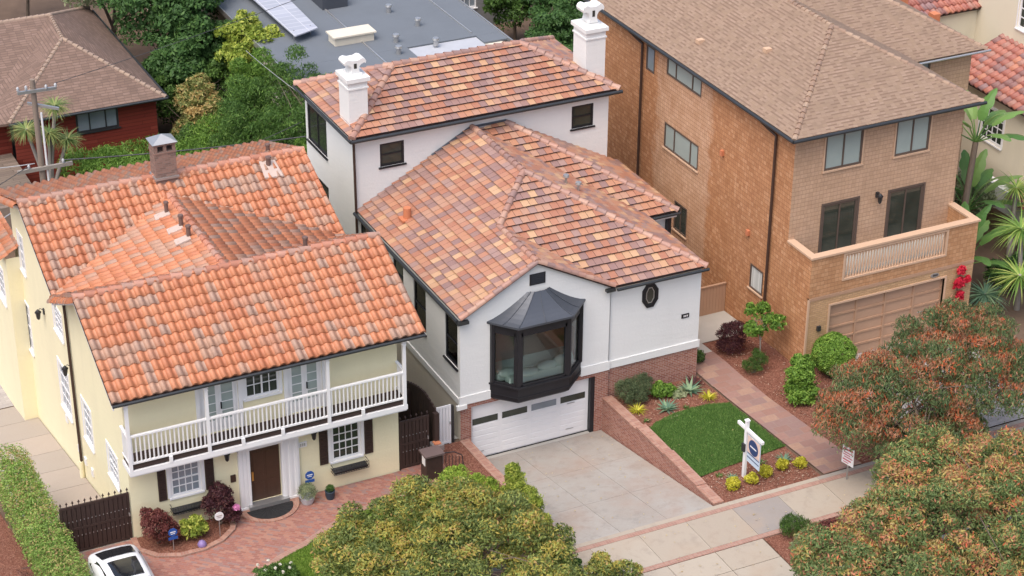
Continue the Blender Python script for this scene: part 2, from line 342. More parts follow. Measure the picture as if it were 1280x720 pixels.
class MB:
    def __init__(s): s.v = []; s.f = []; s.uv = []; s.r = []; s.sm = []
    def face(s, pts, uv=None, rnd=None, smooth=False):
        i = len(s.v); s.v += [tuple(p) for p in pts]; s.f.append(tuple(range(i, i+len(pts))))
        s.uv.append(uv); s.r.append(random.random() if rnd is None else rnd); s.sm.append(smooth); return s
    def mesh(s, vs, fs, rnd=None, smooth=False, uvs=None):
        i = len(s.v); s.v += [tuple(p) for p in vs]; r = random.random() if rnd is None else rnd
        for k, f in enumerate(fs):
            s.f.append(tuple(i+j for j in f)); s.uv.append(uvs[k] if uvs else None); s.r.append(r); s.sm.append(smooth)
        return s
    def box(s, x0, x1, y0, y1, z0, z1, rnd=None):
        v = [(x, y, z) for z in (z0, z1) for y in (y0, y1) for x in (x0, x1)]
        return s.mesh(v, [(0, 2, 3, 1), (4, 5, 7, 6), (0, 1, 5, 4), (2, 6, 7, 3), (0, 4, 6, 2), (1, 3, 7, 5)], rnd)
    def hexa(s, v, rnd=None):   # 4 bottom (ccw) + 4 top
        return s.mesh(v, [(3, 2, 1, 0), (4, 5, 6, 7), (0, 1, 5, 4), (1, 2, 6, 5), (2, 3, 7, 6), (3, 0, 4, 7)], rnd)
    def prism(s, poly, z0, z1, rnd=None):   # plan polygon ccw
        n = len(poly); v = [(x, y, z0) for x, y in poly]+[(x, y, z1) for x, y in poly]
        return s.mesh(v, [tuple(range(n-1, -1, -1)), tuple(range(n, 2*n))]+[(i, (i+1) % n, n+(i+1) % n, n+i) for i in range(n)], rnd)
    def extr(s, pts, d, rnd=None):   # planar 3d polygon extruded by vector d
        n = len(pts); d = Vector(d); v = [Vector(p) for p in pts]; v += [p+d for p in v]
        return s.mesh(v, [tuple(range(n-1, -1, -1)), tuple(range(n, 2*n))]+[(i, (i+1) % n, n+(i+1) % n, n+i) for i in range(n)], rnd)
    def cyl(s, p0, p1, r0, r1=None, n=10, caps=True, rnd=None, smooth=True):
        p0, p1 = Vector(p0), Vector(p1); r1 = r0 if r1 is None else r1
        a = (p1-p0).normalized(); b = a.orthogonal().normalized(); c = a.cross(b)
        v = []
        for p, r in ((p0, r0), (p1, r1)):
            v += [p+(b*math.cos(2*math.pi*i/n)+c*math.sin(2*math.pi*i/n))*r for i in range(n)]
        s.mesh(v, [(i, (i+1) % n, n+(i+1) % n, n+i) for i in range(n)], rnd, smooth)
        if caps: s.mesh(v, [tuple(range(n-1, -1, -1)), tuple(range(n, 2*n))], rnd)
        return s
    def path(s, pts, r, n=8, rnd=None):
        pts = [Vector(p) for p in pts]; rs = r if isinstance(r, (list, tuple)) else [r]*len(pts)
        prev = None; rings = []
        for i, p in enumerate(pts):
            a = (pts[min(i+1, len(pts)-1)]-pts[max(i-1, 0)]).normalized()
            b = a.orthogonal().normalized() if prev is None else (prev-a*prev.dot(a)).normalized()
            prev = b; c = a.cross(b)
            rings.append([p+(b*math.cos(2*math.pi*k/n)+c*math.sin(2*math.pi*k/n))*rs[i] for k in range(n)])
        v = [q for g in rings for q in g]
        fs = [(i*n+k, i*n+(k+1) % n, (i+1)*n+(k+1) % n, (i+1)*n+k) for i in range(len(pts)-1) for k in range(n)]
        s.mesh(v, fs, rnd, True)
        return s.mesh(v, [tuple(range(n-1, -1, -1)), tuple(range(len(v)-n, len(v)))], rnd)
    def lathe(s, c, prof, n=16, rnd=None):
        c = Vector(c); v = [c+Vector((r*math.cos(2*math.pi*k/n), r*math.sin(2*math.pi*k/n), z)) for r, z in prof for k in range(n)]
        fs = [(i*n+k, i*n+(k+1) % n, (i+1)*n+(k+1) % n, (i+1)*n+k) for i in range(len(prof)-1) for k in range(n)]
        s.mesh(v, fs, rnd, True)
        return s.mesh(v, [tuple(range(n-1, -1, -1)), tuple(range(len(v)-n, len(v)))], rnd)
    def build(s, name, mat, parent=None, root=None, bevel=0):
        me = bpy.data.meshes.new(name)
        v = np.array(s.v, dtype=float).reshape(-1, 3)
        rt = root
        if parent is not None and rt is None:
            rt = parent
            while rt.parent is not None: rt = rt.parent
        if rt is not None: org = np.array(ORG[rt])
        else: org = np.array([(v[:, 0].min()+v[:, 0].max())/2, (v[:, 1].min()+v[:, 1].max())/2, v[:, 2].min()])
        v = v-org
        me.from_pydata(v.tolist(), [], s.f)
        ul = me.uv_layers.new(name='UVMap')
        org_t = tuple(org)
        for p in me.polygons:
            uv = s.uv[p.index]; n = p.normal
            for k, li in enumerate(p.loop_indices):
                if uv: ul.data[li].uv = uv[k]; continue
                x, y, z = [a+b for a, b in zip(me.vertices[me.loops[li].vertex_index].co, org_t)]
                if abs(n.z) > .6: q = (x, y)
                elif abs(n.x) > abs(n.y): q = (y, z)
                else: q = (x, z)
                ul.data[li].uv = q
            p.use_smooth = s.sm[p.index]
        at = me.attributes.new('rnd', 'FLOAT', 'FACE'); at.data.foreach_set('value', s.r)
        me.materials.append(mat)
        o = bpy.data.objects.new(name, me); COL.objects.link(o)
        if parent is not None: o.parent = parent
        else: o.location = org; ORG[o] = Vector(org)
        if bevel:
            b = o.modifiers.new('bevel', 'BEVEL'); b.width = bevel; b.segments = 2; b.limit_method = 'ANGLE'
        return o

# ---- roofs
def roof_grid(polys, style, up=None):
    """tiles over coplanar convex polygons (each list of 3D points); returns MB"""
    P0 = Vector(polys[0][0]); n = None
    pl = [Vector(p) for p in polys[0]]
    n = (pl[1]-pl[0]).cross(pl[2]-pl[1]).normalized()
    if n.z < 0: n = -n
    e = Vector((0, 0, 1)).cross(n).normalized()       # horizontal, along the eave
    s = n.cross(e).normalized()
    if s.z < 0: s = -s
    allp = [Vector(p) for q in polys for p in q]
    O = Vector(P0)
    us = [(p-O).dot(e) for p in allp]; vs = [(p-O).dot(s) for p in allp]
    u0, u1, v0, v1 = min(us), max(us), min(vs), max(vs)
    bm = bmesh.new(); lay = bm.faces.layers.float.new('rnd'); sml = bm.faces.layers.int.new('smf')
    if style == 'barrel': w, L, ns = .335, .43, 8
    elif style == 'barrel_s': w, L, ns = .26, .42, 6
    else: w, L, ns = .30, .345, 1
    rnd = random.Random(int(abs(u1*977+v1*331)))
    j = 0; v = v0
    while v < v1:
        i = 0; u = u0 - (w/2 if (style == 'flat' and j % 2) else 0)
        while u < u1:
            rv = rnd.random(); jit = rnd.uniform(-.004, .004)
            if style.startswith('barrel'):
                prof = []
                for k in range(ns+1):
                    t = k/ns
                    h = (.085*math.sin(math.pi*t/.66)**.8 if t < .66 else -.022*math.sin(math.pi*(t-.66)/.34)) if style == 'barrel' else .027*(1-math.cos(2*math.pi*t))
                    prof.append((u+t*w, h))
                lo, hi, va, vb = .05+jit, .012, v-.015, v+L+.01
            else:
                g = .006; prof = [(u+g, 0), (u+w-g, 0)]
                lo, hi, va, vb = .085+jit+rnd.uniform(-.005, .005), .008, v-.01, v+L+.01
            bot, top, low = [], [], []
            for uu, h in prof:
                bot.append(bm.verts.new(O+e*uu+s*va+n*(h+lo)))
                top.append(bm.verts.new(O+e*uu+s*vb+n*(h+hi)))
                low.append(bm.verts.new(O+e*uu+s*va+n*(h*.75-.01)))
            for k in range(len(prof)-1):
                f = bm.faces.new((bot[k], bot[k+1], top[k+1], top[k])); f[lay] = rv; f.smooth = style != 'flat'
                if style != 'flat':
                    f = bm.faces.new((low[k], low[k+1], bot[k+1], bot[k])); f[lay] = rv
            u += w; i += 1
        v += L; j += 1
    out = []
    res = bmesh.new(); rl = res.faces.layers.float.new('rnd')
    for poly in polys:
        b2 = bm.copy(); pts = [Vector(p) for p in poly]; c = sum(pts, Vector())/len(pts)
        for k in range(len(pts)):
            a, b = pts[k], pts[(k+1) % len(pts)]
            pn = (b-a).cross(n).normalized()
            if (c-a).dot(pn) > 0: pn = -pn
            bmesh.ops.bisect_plane(b2, geom=b2.verts[:]+b2.edges[:]+b2.faces[:], plane_co=a+pn*(.03 if len(polys) == 1 else 0), plane_no=pn, clear_outer=True)
        me = bpy.data.meshes.new('tmp'); b2.to_mesh(me); b2.free(); res.from_mesh(me); bpy.data.meshes.remove(me)
    bm.free()
    return res
def tile_roof(name, polys, style, mat, parent):
    bm = roof_grid(polys, style); root = parent
    while root.parent: root = root.parent
    bmesh.ops.translate(bm, verts=bm.verts, vec=-ORG[root])
    me = bpy.data.meshes.new(name); bm.to_mesh(me); bm.free(); me.materials.append(mat)
    o = bpy.data.objects.new(name, me); COL.objects.link(o); o.parent = parent
    return o
def slab_roof(name, polys, mat, parent, th=.08, drop=.0):
    """plain roof planes with UVs along the eave and up the slope"""
    mb = MB()
    for poly in polys:
        pts = [Vector(p) for p in poly]; n = (pts[1]-pts[0]).cross(pts[2]-pts[1]).normalized()
        if n.z < 0: pts.reverse(); n = -n
        e = Vector((0, 0, 1)).cross(n).normalized(); s = n.cross(e)
        pts = [p-n*drop for p in pts]
        uv = [(p.dot(e), p.dot(s)) for p in pts]
        mb.face(pts, uv); low = [p-n*th for p in pts]; mb.face(low[::-1])
        for k in range(len(pts)):
            a, b = pts[k], pts[(k+1) % len(pts)]; mb.face([low[k], low[(k+1) % len(pts)], b, a])
    return mb.build(name, mat, parent)
def ridge(name, segs, r, L, mat, parent, lift=.02):
    mb = MB()
    for p0, p1 in segs:
        p0, p1 = Vector(p0), Vector(p1); d = p1-p0; n = max(1, round(d.length/L)); a = d.normalized()
        side = a.cross(Vector((0, 0, 1))).normalized(); up = side.cross(a)
        for i in range(n):
            q0 = p0+d*(i/n); q1 = p0+d*((i+1.12)/n); rv = random.random(); v = []
            for q, rr, l in ((q0, r*1.16, lift+.02), (q1, r*.9, lift-.01)):
                for k in range(9):
                    t = math.pi*(k/8*1.16-.08); v.append(q+side*math.cos(t)*rr+up*(math.sin(t)*rr+l-.02))
            mb.mesh(v, [(k, k+1, 10+k, 9+k) for k in range(8)], rv, True)
            mb.mesh(v[:9], [tuple(range(9))], rv)
    return mb.build(name, mat, parent)

# ---- walls with real openings
def wall(mb, face, at, u0, u1, z0, z1, holes=(), th=.12):
    """face 'S': plane y=at looking -y, u is x. face 'W': plane x=at looking -x, u is y. holes (u0,u1,z0,z1)."""
    U = sorted({u0, u1, *[h[0] for h in holes], *[h[1] for h in holes]}); Z = sorted({z0, z1, *[h[2] for h in holes], *[h[3] for h in holes]})
    def pt(u, z, d=0): return (u, at+d, z) if face == 'S' else (at+d, u, z)
    for i in range(len(U)-1):
        for j in range(len(Z)-1):
            a, b, c, d = U[i], U[i+1], Z[j], Z[j+1]; cu_, cz = (a+b)/2, (c+d)/2
            if any(h[0] < cu_ < h[1] and h[2] < cz < h[3] for h in holes): continue
            q = [pt(a, c), pt(b, c), pt(b, d), pt(a, d)]
            mb.face(q if face == 'S' else q[::-1])
    for a, b, c, d in holes:
        for q in ([pt(a, c), pt(a, d), pt(a, d, th), pt(a, c, th)], [pt(b, c), pt(b, c, th), pt(b, d, th), pt(b, d)],
                  [pt(a, c), pt(a, c, th), pt(b, c, th), pt(b, c)], [pt(a, d), pt(b, d), pt(b, d, th), pt(a, d, th)]):
            mb.face(q)
def fbox(mb, face, at, u0, u1, z0, z1, d0, d1):
    """box on a wall; d measured outwards from the wall plane"""
    if face == 'S': mb.box(u0, u1, at-d1, at-d0, z0, z1)
    else: mb.box(at-d1, at-d0, u0, u1, z0, z1)
def window(parent, face, at, u0, u1, z0, z1, fmat, gmat, fw=.06, nx=1, nz=1, bars=.025, sill=True, trim=0, trimmat=None, sash=None, depth=.1, back=None, name='window', casem=None):
    f = MB(); d0, d1 = -depth, -depth+.06
    fbox(f, face, at, u0, u0+fw, z0, z1, d0, d1); fbox(f, face, at, u1-fw, u1, z0, z1, d0, d1)
    fbox(f, face, at, u0+fw, u1-fw, z0, z0+fw, d0, d1); fbox(f, face, at, u0+fw, u1-fw, z1-fw, z1, d0, d1)
    a, b, c, d = u0+fw, u1-fw, z0+fw, z1-fw
    if sash == 'h': fbox(f, face, at, a, b, (c+d)/2-.025, (c+d)/2+.025, d0, d1-.01)
    if isinstance(sash, (list, tuple)):
        for t in sash: fbox(f, face, at, a+(b-a)*t-.03, a+(b-a)*t+.03, c, d, d0, d1-.005)
    for i in range(1, nx): fbox(f, face, at, a+(b-a)*i/nx-bars/2, a+(b-a)*i/nx+bars/2, c, d, d0+.01, d1-.02)
    for j in range(1, nz):
        z = c+(d-c)*j/nz
        if sash == 'h' and abs(z-(c+d)/2) < .02: continue
        fbox(f, face, at, a, b, z-bars/2, z+bars/2, d0+.01, d1-.021)
    w = f.build(name, fmat, parent)
    g = MB(); fbox(g, face, at, a, b, c, d, d0+.015, d0+.02); g.build('pane', gmat, w)
    if back is not None:
        g = MB(); fbox(g, face, at, u0-.02, u1+.02, z0-.02, z1+.02, d0-.12, d0-.1); g.build('blind', back, w)
    if sill:
        g = MB(); fbox(g, face, at, u0-.07, u1+.07, z0-.06, z0-.001, -depth, .07); g.build('sill', trimmat or fmat, w)
    if trim:
        g = MB(); t = trim
        fbox(g, face, at, u0-t, u0-.001, z0, z1+t, -.01, .03); fbox(g, face, at, u1+.001, u1+t, z0, z1+t, -.01, .03)
        fbox(g, face, at, u0, u1, z1+.001, z1+t-.002, -.01, .032); g.build('trim', trimmat or fmat, w)
    return w

# ---- foliage
def np_mesh(name, V, nf, k, rnd, tip, mat, parent, root, smooth=False):
    """V: (nf*k,3) vertices, faces of k consecutive vertices"""
    org = np.array(ORG[root]) if root is not None else np.array([V[:, 0].mean(), V[:, 1].mean(), V[:, 2].min()])
    V = V-org
    me = bpy.data.meshes.new(name); me.vertices.add(len(V)); me.vertices.foreach_set('co', V.ravel().astype(np.float32))
    me.loops.add(nf*k); me.loops.foreach_set('vertex_index', np.arange(nf*k, dtype=np.int32))
    me.polygons.add(nf); me.polygons.foreach_set('loop_start', np.arange(0, nf*k, k, dtype=np.int32))
    try: me.polygons.foreach_set('loop_total', np.full(nf, k, dtype=np.int32))
    except Exception: pass
    me.update(calc_edges=True)
    a = me.attributes.new('rnd', 'FLOAT', 'FACE'); a.data.foreach_set('value', rnd.astype(np.float32))
    a = me.attributes.new('tip', 'FLOAT', 'FACE'); a.data.foreach_set('value', tip.astype(np.float32))
    me.materials.append(mat)
    o = bpy.data.objects.new(name, me); COL.objects.link(o)
    if parent is not None: o.parent = parent
    else: o.location = org; ORG[o] = Vector(org)
    return o
def rdir(n):
    v = RNG.normal(size=(n, 3)); return v/np.linalg.norm(v, axis=1)[:, None]
def leaf_cloud(name, blobs, n, size, mat, parent=None, aspect=.42, shell=.55, droop=0, tipk=0, flat=0, low=-.5, rag=.12, vertical=0):
    """blobs: (x,y,z,rx,ry,rz). diamonds scattered through the outer part of each blob"""
    B = np.array(blobs, float); area = (B[:, 3]*B[:, 4]+B[:, 3]*B[:, 5]+B[:, 4]*B[:, 5]); pr = area/area.sum()
    idx = RNG.choice(len(B), n, p=pr); d = rdir(n)
    flip = d[:, 2] < low; d[flip, 2] *= -1
    rr = shell+(1-shell)*RNG.random(n)**.6; rr *= 1+rag*RNG.normal(size=n)*.6
    # lumpiness of every blob
    bn = np.sin(d[:, 0]*5+idx*1.7)*np.cos(d[:, 1]*6+idx*2.3)*np.sin(d[:, 2]*5+idx); rr *= 1+.10*bn
    c = B[idx, :3]+d*rr[:, None]*B[idx, 3:6]
    # drop leaves buried deep inside other blobs
    keep = np.ones(n, bool)
    for k in range(len(B)):
        q = ((c-B[k, :3])/(B[k, 3:6]*.62)); keep &= ~(((q**2).sum(1) < 1) & (idx != k))
    c, d, idx, rr = c[keep], d[keep], idx[keep], rr[keep]; n = len(c)
    nrm = d*.8+rdir(n)*.8; nrm[:, 2] += .25+flat; nrm /= np.linalg.norm(nrm, axis=1)[:, None]
    ax = np.cross(nrm, rdir(n)); ax[:, 2] -= droop; ax[:, 2] += vertical; ax /= np.linalg.norm(ax, axis=1)[:, None]
    bx = np.cross(nrm, ax); bx /= np.linalg.norm(bx, axis=1)[:, None]+1e-9
    L = size*(.45+.95*RNG.random(n)); W = L*aspect
    V = np.stack([c-ax*L[:, None]*.5, c+bx*W[:, None]*.5, c+ax*L[:, None]*.5, c-bx*W[:, None]*.5], 1).reshape(-1, 3)
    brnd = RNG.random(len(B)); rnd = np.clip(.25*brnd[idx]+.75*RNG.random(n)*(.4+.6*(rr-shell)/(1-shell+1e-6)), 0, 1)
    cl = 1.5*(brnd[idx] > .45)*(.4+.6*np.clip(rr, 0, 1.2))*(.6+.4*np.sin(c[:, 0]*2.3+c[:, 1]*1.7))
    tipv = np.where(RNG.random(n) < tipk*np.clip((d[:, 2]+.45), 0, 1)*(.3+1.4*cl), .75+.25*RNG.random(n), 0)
    root = parent
    while root is not None and root.parent is not None: root = root.parent
    return np_mesh(name, V, n, 4, rnd, tipv, mat, parent, root)
def sub_blobs(big, n, r, rj=.3, low=-.1, flat=.8):
    """clumps on the surface of large ellipsoids"""
    out = []
    for (x, y, z, rx, ry, rz) in big:
        out.append((x, y, z-.1*rz, rx*.72, ry*.72, rz*.7))
        for _ in range(n):
            d = rdir(1)[0]
            if d[2] < low: d[2] *= -.6
            q = r*(1+rj*(random.random()*2-1)); out.append((x+d[0]*rx*.85, y+d[1]*ry*.85, z+d[2]*rz*.85, q, q, q*flat))
    return out
def limbs(mb, base, targets, r, n=5):
    base = Vector(base)
    for t in targets:
        t = Vector(t); mid = base.lerp(t, .5)+Vector((random.uniform(-.3, .3), random.uniform(-.3, .3), .25*(t-base).length*.4))
        mb.path([base, base.lerp(mid, .5)+Vector((0, 0, .1)), mid, t], [r, r*.8, r*.55, r*.2], n)
def tree(name, label, base, big, nsub, rsub, nleaf, size, mat, cat='tree', trunk_r=.2, fork=.45, bark='bark', group=None, **kw):
    t = thing(name, label, cat, base, group)
    mb = MB(); b = Vector(base); cz = min(x[2] for x in big); fk = b+Vector((0, 0, max(.3, (cz-b.z)*fork)))
    mb.path([b-Vector((0, 0, .15)), b+Vector((.05, 0, .2)), fk], [trunk_r*1.35, trunk_r, trunk_r*.8], 9)
    tg = [(x[0]+random.uniform(-.3, .3), x[1]+random.uniform(-.3, .3), x[2]+x[5]*.35) for x in big]
    limbs(mb, fk, tg, trunk_r*.6)
    bl = sub_blobs(big, nsub, rsub)
    for _ in range(min(40, nsub*len(big))):
        q = random.choice(bl); a = random.choice(tg); limbs(mb, Vector(a).lerp(fk, .35), [(q[0], q[1], q[2]+q[5]*.3)], trunk_r*.16, 4)
    mb.build('trunk', M[bark], t)
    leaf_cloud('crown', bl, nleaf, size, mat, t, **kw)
    return t
def bush(name, label, blobs, n, size, mat, cat='shrub', group=None, base=None, stems=5, **kw):
    b0 = blobs[0]; base = base or (b0[0], b0[1], b0[2]-b0[5])
    t = thing(name, label, cat, base, group)
    mb = MB()
    for k in range(stems):
        q = random.choice(blobs); mb.path([(base[0]+random.uniform(-.06, .06), base[1]+random.uniform(-.06, .06), base[2]-.05), ((base[0]+q[0])/2+random.uniform(-.1, .1), (base[1]+q[1])/2, (base[2]+q[2])/2), (q[0]+random.uniform(-.3, .3)*q[3], q[1]+random.uniform(-.3, .3)*q[4], q[2]+q[5]*.5)], [.025, .02, .008], 5)
    mb.build('stem', M['bark'], t)
    if kw.get('shell', .55) < .8 and n > 1000:
        bl = []
        for q in blobs:
            rr = min(q[3:6])
            bl.append((q[0], q[1], q[2], q[3]*.85, q[4]*.85, q[5]*.85))
            for _ in range(12):
                d = rdir(1)[0]
                if d[2] < -.2: d[2] *= -1
                k = rr*random.uniform(.22, .42); bl.append((q[0]+d[0]*q[3]*.85, q[1]+d[1]*q[4]*.85, q[2]+d[2]*q[5]*.85, k, k, k))
        blobs = bl
    kw.setdefault('rag', .2)
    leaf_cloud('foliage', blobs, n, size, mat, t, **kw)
    return t
def rosette(name, parent, c, n, L, w, mat, up=.35, droop=.5, seg=4, spread=1.0):
    c = np.array(c, float); V = []; rn = []
    for i in range(n):
        az = i*2.399963+RNG.random()*.4; el = math.asin(min(.98, max(-.6, up+(1-up)*((i+.5)/n)**.8*1.0 - .35*spread+RNG.random()*.12)))
        ll = L*(.75+.4*RNG.random()); h = np.array([math.cos(az), math.sin(az), 0]); side = np.array([-math.sin(az), math.cos(az), 0])
        r = RNG.random(); prev = None
        for k in range(seg+1):
            t = k/seg; e = el-droop*t*t
            if prev is None: p = c+h*.03
            else: p = prev[0]+(h*math.cos(e)+np.array([0, 0, math.sin(e)]))*ll/seg
            ww = w*(1-t**1.6)*(.7+.6*math.sin(math.pi*min(1, t+.2)))*.6+.002
            if prev is not None:
                a, wa = prev; V += [a-side*wa, a+side*wa, p+side*ww, p-side*ww]; rn.append(r)
            prev = (p, ww)
    V = np.array(V); root = parent
    while root.parent: root = root.parent
    return np_mesh(name, V, len(rn), 4, np.array(rn), np.zeros(len(rn)), mat, parent, root)

# ================================================================== SETTING
def hz(x, y):
    if y < -12.7: return 1.38
    if y < -8: return 1.5-.01*min(4.7, -8-y)
    if y < -1:
        if x > 5.3: return 1.29+.21*(-y/8)
        return 1.15+.35*(-1-y)/7
    if x > 5.3 and y < 0: return 1.29
    if x > 9.1: return 1.29-.055*max(0, y-.5)
    if x <= -12: return max(-2.2, 1.15-.2*(y+1))
    if y < 0: return 1.15
    return max(-2.2, 1.15-.19*y)
def plain_z(x, y):   # terrain under a pit or slab
    return hz(x, y)
def terrain():
    xs = [-400, -150, -60, -30, -18, -15.2, -12.0, -11.99, -3.3, -.261, -.26, 1.5, 3.5, 5.4, 5.41, 9.1, 9.11, 13.3, 20, 30, 60, 150, 400]
    ys = [-400, -150, -60, -30, -20, -12.71, -12.7, -8.0, -7.99, -4, -1.01, -1, 0, .35, .36, 3, 6, 10, 14, 16.8, 22, 40, 80, 200, 500]
    mb = MB(); v = []
    for y in ys:
        for x in xs:
            z = hz(x, y)-.02
            if -.26 <= x <= 5.4 and -7.99 <= y <= .35: z = 1.5*(-max(y, -8)-0.0)/8.1-.15 if y < 0 else -.15
            v.append((x, y, z))
    n = len(xs)
    mb.mesh(v, [(j*n+i, j*n+i+1, (j+1)*n+i+1, (j+1)*n+i) for j in range(len(ys)-1) for i in range(n-1)])
    tag(mb.build('ground', M['soil']), kind='structure')
terrain()
def sheet(name, poly, mat, lift, zf=hz, res=None, kind='structure', th=0):
    """a plan polygon laid on the terrain; edges subdivided along y by bisecting at the terrain's breaks"""
    bm = bmesh.new(); bm.faces.new([bm.verts.new((x, y, 0)) for x, y in poly])
    for yb in (-12.7, -8, -1, 0, .5, 16.7):
        bmesh.ops.bisect_plane(bm, geom=bm.verts[:]+bm.edges[:]+bm.faces[:], plane_co=(0, yb, 0), plane_no=(0, 1, 0))
    mb = MB()
    for f in bm.faces:
        cx, cy = f.calc_center_median()[:2]; pts = []
        for vv in f.verts:
            x, y = vv.co.x, vv.co.y; yy = y+(.002 if cy > y else -.002)
            pts.append((x, y, zf(x if True else cx, yy)+lift))
        if f.normal.z < 0: pts.reverse()
        mb.face(pts)
    bm.free()
    return tag(mb.build(name, mat), kind=kind)
def panels(name, xs, ys, mat, zf, gap=.012, th=.05, rnds=None):
    mb = MB()
    for i in range(len(xs)-1):
        for j in range(len(ys)-1):
            a, b, c, d = xs[i]+gap, xs[i+1]-gap, ys[j]+gap, ys[j+1]-gap
            z = [zf(a, c), zf(b, c), zf(b, d), zf(a, d)]; P = [(a, c), (b, c), (b, d), (a, d)]
            mb.hexa([(p[0], p[1], q-th) for p, q in zip(P, z)]+[(p[0], p[1], q) for p, q in zip(P, z)], (rnds or {}).get((i, j)))
    return tag(mb.build(name, mat), kind='structure')
# street
MB_ = MB(); MB_.box(-120, 120, -24, -13.0, 1.2, 1.36); tag(MB_.build('street', M['asphalt']), kind='structure')
MB_ = MB(); MB_.box(-120, 120, -12.99, -12.84, 1.2, 1.47); tag(MB_.build('kerb', M['concrete']), kind='structure')
zs = lambda x, y: hz(x, y)+.03
fl = lambda x, y: 1.525
# sidewalk: inner concrete edge, brick band, slabs, brick band
xx = [-60+1.83*i for i in range(70)]
k0 = min(range(len(xx)), key=lambda i: abs(xx[i]-.35)); xx = [x-(xx[k0]-.35) for x in xx]
rn = {(i, 0): random.random()*.95 for i in range(len(xx)-1)}
for i, x in enumerate(xx[:-1]):
    if abs(x-5.84) < .2: rn[(i, 0)] = .99
panels('sidewalk', xx, [-10.22, -8.52], M['panel_walk'], fl, .006, rnds=rn)
panels('sidewalk_edge', [-60+3.66*i for i in range(35)], [-8.3, -8.1], M['panel_walk'], fl, .004)
for nm, a, b in (('sidewalk_brick_band', -8.52, -8.3), ('sidewalk_outer_brick_band', -10.44, -10.22)):
    mb = MB(); mb.box(-60, 68, a+.004, b-.004, 1.46, 1.528); tag(mb.build(nm, M['brick_stripe']), kind='structure')
panels('driveway_apron', [-1.6, .35, 2.18, 4.0, 5.84], [-12.83, -11.6, -10.46], M['panel_walk'], fl)
panels('neighbour_apron', [14.2, 16.0, 17.9, 19.8], [-12.83, -10.46], M['paver_pale'], fl)
sheet('planting_strip_soil', [(5.9, -12.8), (14.1, -12.8), (14.1, -10.47), (5.9, -10.47)], M['mulch'], .02)
sheet('near_planting_strip_soil', [(-11, -12.8), (-1.65, -12.8), (-1.65, -10.47), (-11, -10.47)], M['mulch'], .02)
# driveway to the white house garage
dz = lambda x, y: 1.5*(-y)/8.1-.0 if y < 0 else 0
panels('driveway', [-.1, 1.75, 3.55, 5.36], [-8.1, -5.5, -2.75, 0.0], M['panel'], dz, .005, .1)
mb = MB(); mb.box(-.02, 5.05, .0, .34, -.1, .003); tag(mb.build('garage_threshold', M['concrete']), kind='structure')
# right garden
zg = lambda x, y: hz(x, y)+.02
sheet('garden_soil', [(5.7, -8.08), (9.75, -8.08), (9.62, -4), (9.5, 0), (5.7, 0)], M['mulch'], .0)
sheet('lawn', [(5.78, -6.3), (5.78, -2.75), (6.3, -2.4), (7.1, -2.15), (8.0, -2.05), (8.8, -2.1), (9.5, -2.35), (9.66, -5.85), (8.4, -5.98), (7.0, -6.12)], M['lawn'], .025)
sheet('garden_path', [(9.85, -8.08), (11.45, -8.08), (11.2, -5.5), (11.0, -2.6), (11.0, 1.4), (9.56, 1.4), (9.6, -2), (9.72, -5)], M['flagstone'], .05)
sheet('side_bed_soil', [(11.47, -8.08), (13.9, -8.08), (13.9, -1.5), (13.28, -1.5), (13.28, 2.2), (11.02, 2.2), (11.02, -2.6), (11.22, -5.5)], M['mulch'], .012)
sheet('side_passage_concrete', [(9.5, 1.42), (11, 1.42), (11, 2.22), (13.28, 2.22), (13.28, 14), (9.5, 14)], M['concrete'], .03)
sheet('neighbour_driveway', [(14.1, -8.08), (20.2, -8.08), (20.2, -1.3), (14.1, -1.3)], M['paver_pale'], .06)
sheet('neighbour_garden_soil', [(20.25, -8.08), (40, -8.08), (40, 9), (21.2, 9), (20.25, -1.3)], M['soil'], .012)
# left front yard
sheet('brick_forecourt', [(-17.0, -1.0), (-16.5, -8.08), (-11.4, -8.08), (-10.7, -6.3), (-10.0, -4.9), (-9.0, -4.25), (-8.0, -3.88), (-6.9, -3.25), (-5.4, -2.7), (-3.6, -2.45), (-1.7, -2.35), (-1.7, -.3), (-3.2, -.3), (-3.2, -1.0)], M['brick_pave'], .03)
def band(name, pts, w, mat, z0, z1, zf, parent=None):
    mb = MB()
    for i in range(len(pts)-1):
        a, b = Vector((*pts[i], 0)), Vector((*pts[i+1], 0)); t = (b-a).normalized()
        def nrm(j):
            p = Vector((*pts[max(j-1, 0)], 0)); q = Vector((*pts[min(j+1, len(pts)-1)], 0)); d = (q-p).normalized(); return Vector((-d.y, d.x, 0))
        na, nb = nrm(i)*w/2, nrm(i+1)*w/2; L = (b-a).length; s0 = sum((Vector(pts[k+1])-Vector(pts[k])).length for k in range(i))
        q = [a-na, b-nb, b+nb, a+na]; zz = [zf(p.x, p.y) for p in q]
        uvt = [(s0, 0), (s0+L, 0), (s0+L, w), (s0, w)]
        bt = [(p.x, p.y, z+z0) for p, z in zip(q, zz)]; tp = [(p.x, p.y, z+z1) for p, z in zip(q, zz)]
        mb.mesh(bt+tp, [(4, 5, 6, 7), (0, 1, 5, 4), (2, 3, 7, 6), (1, 2, 6, 5), (3, 0, 4, 7)], uvs=[uvt, None, None, None, None])
    return mb.build(name, mat, parent)
tag(band('forecourt_brick_edge', [(-11.5, -8.05), (-10.8, -6.3), (-10.05, -4.95), (-9.0, -4.3), (-8.0, -3.93), (-6.9, -3.3), (-5.4, -2.75), (-3.6, -2.5), (-1.7, -2.4)], .24, M['brick_stripe'], -.05, .045, hz), kind='structure')
sheet('front_lawn', [(-11.35, -8.08), (-3.6, -8.08), (-2.6, -5.6), (-2.4, -2.5), (-3.6, -2.62), (-5.4, -2.87), (-6.9, -3.42), (-8.0, -4.05), (-9.0, -4.42), (-9.95, -5.05), (-10.7, -6.35)], M['lawn2'], .016)
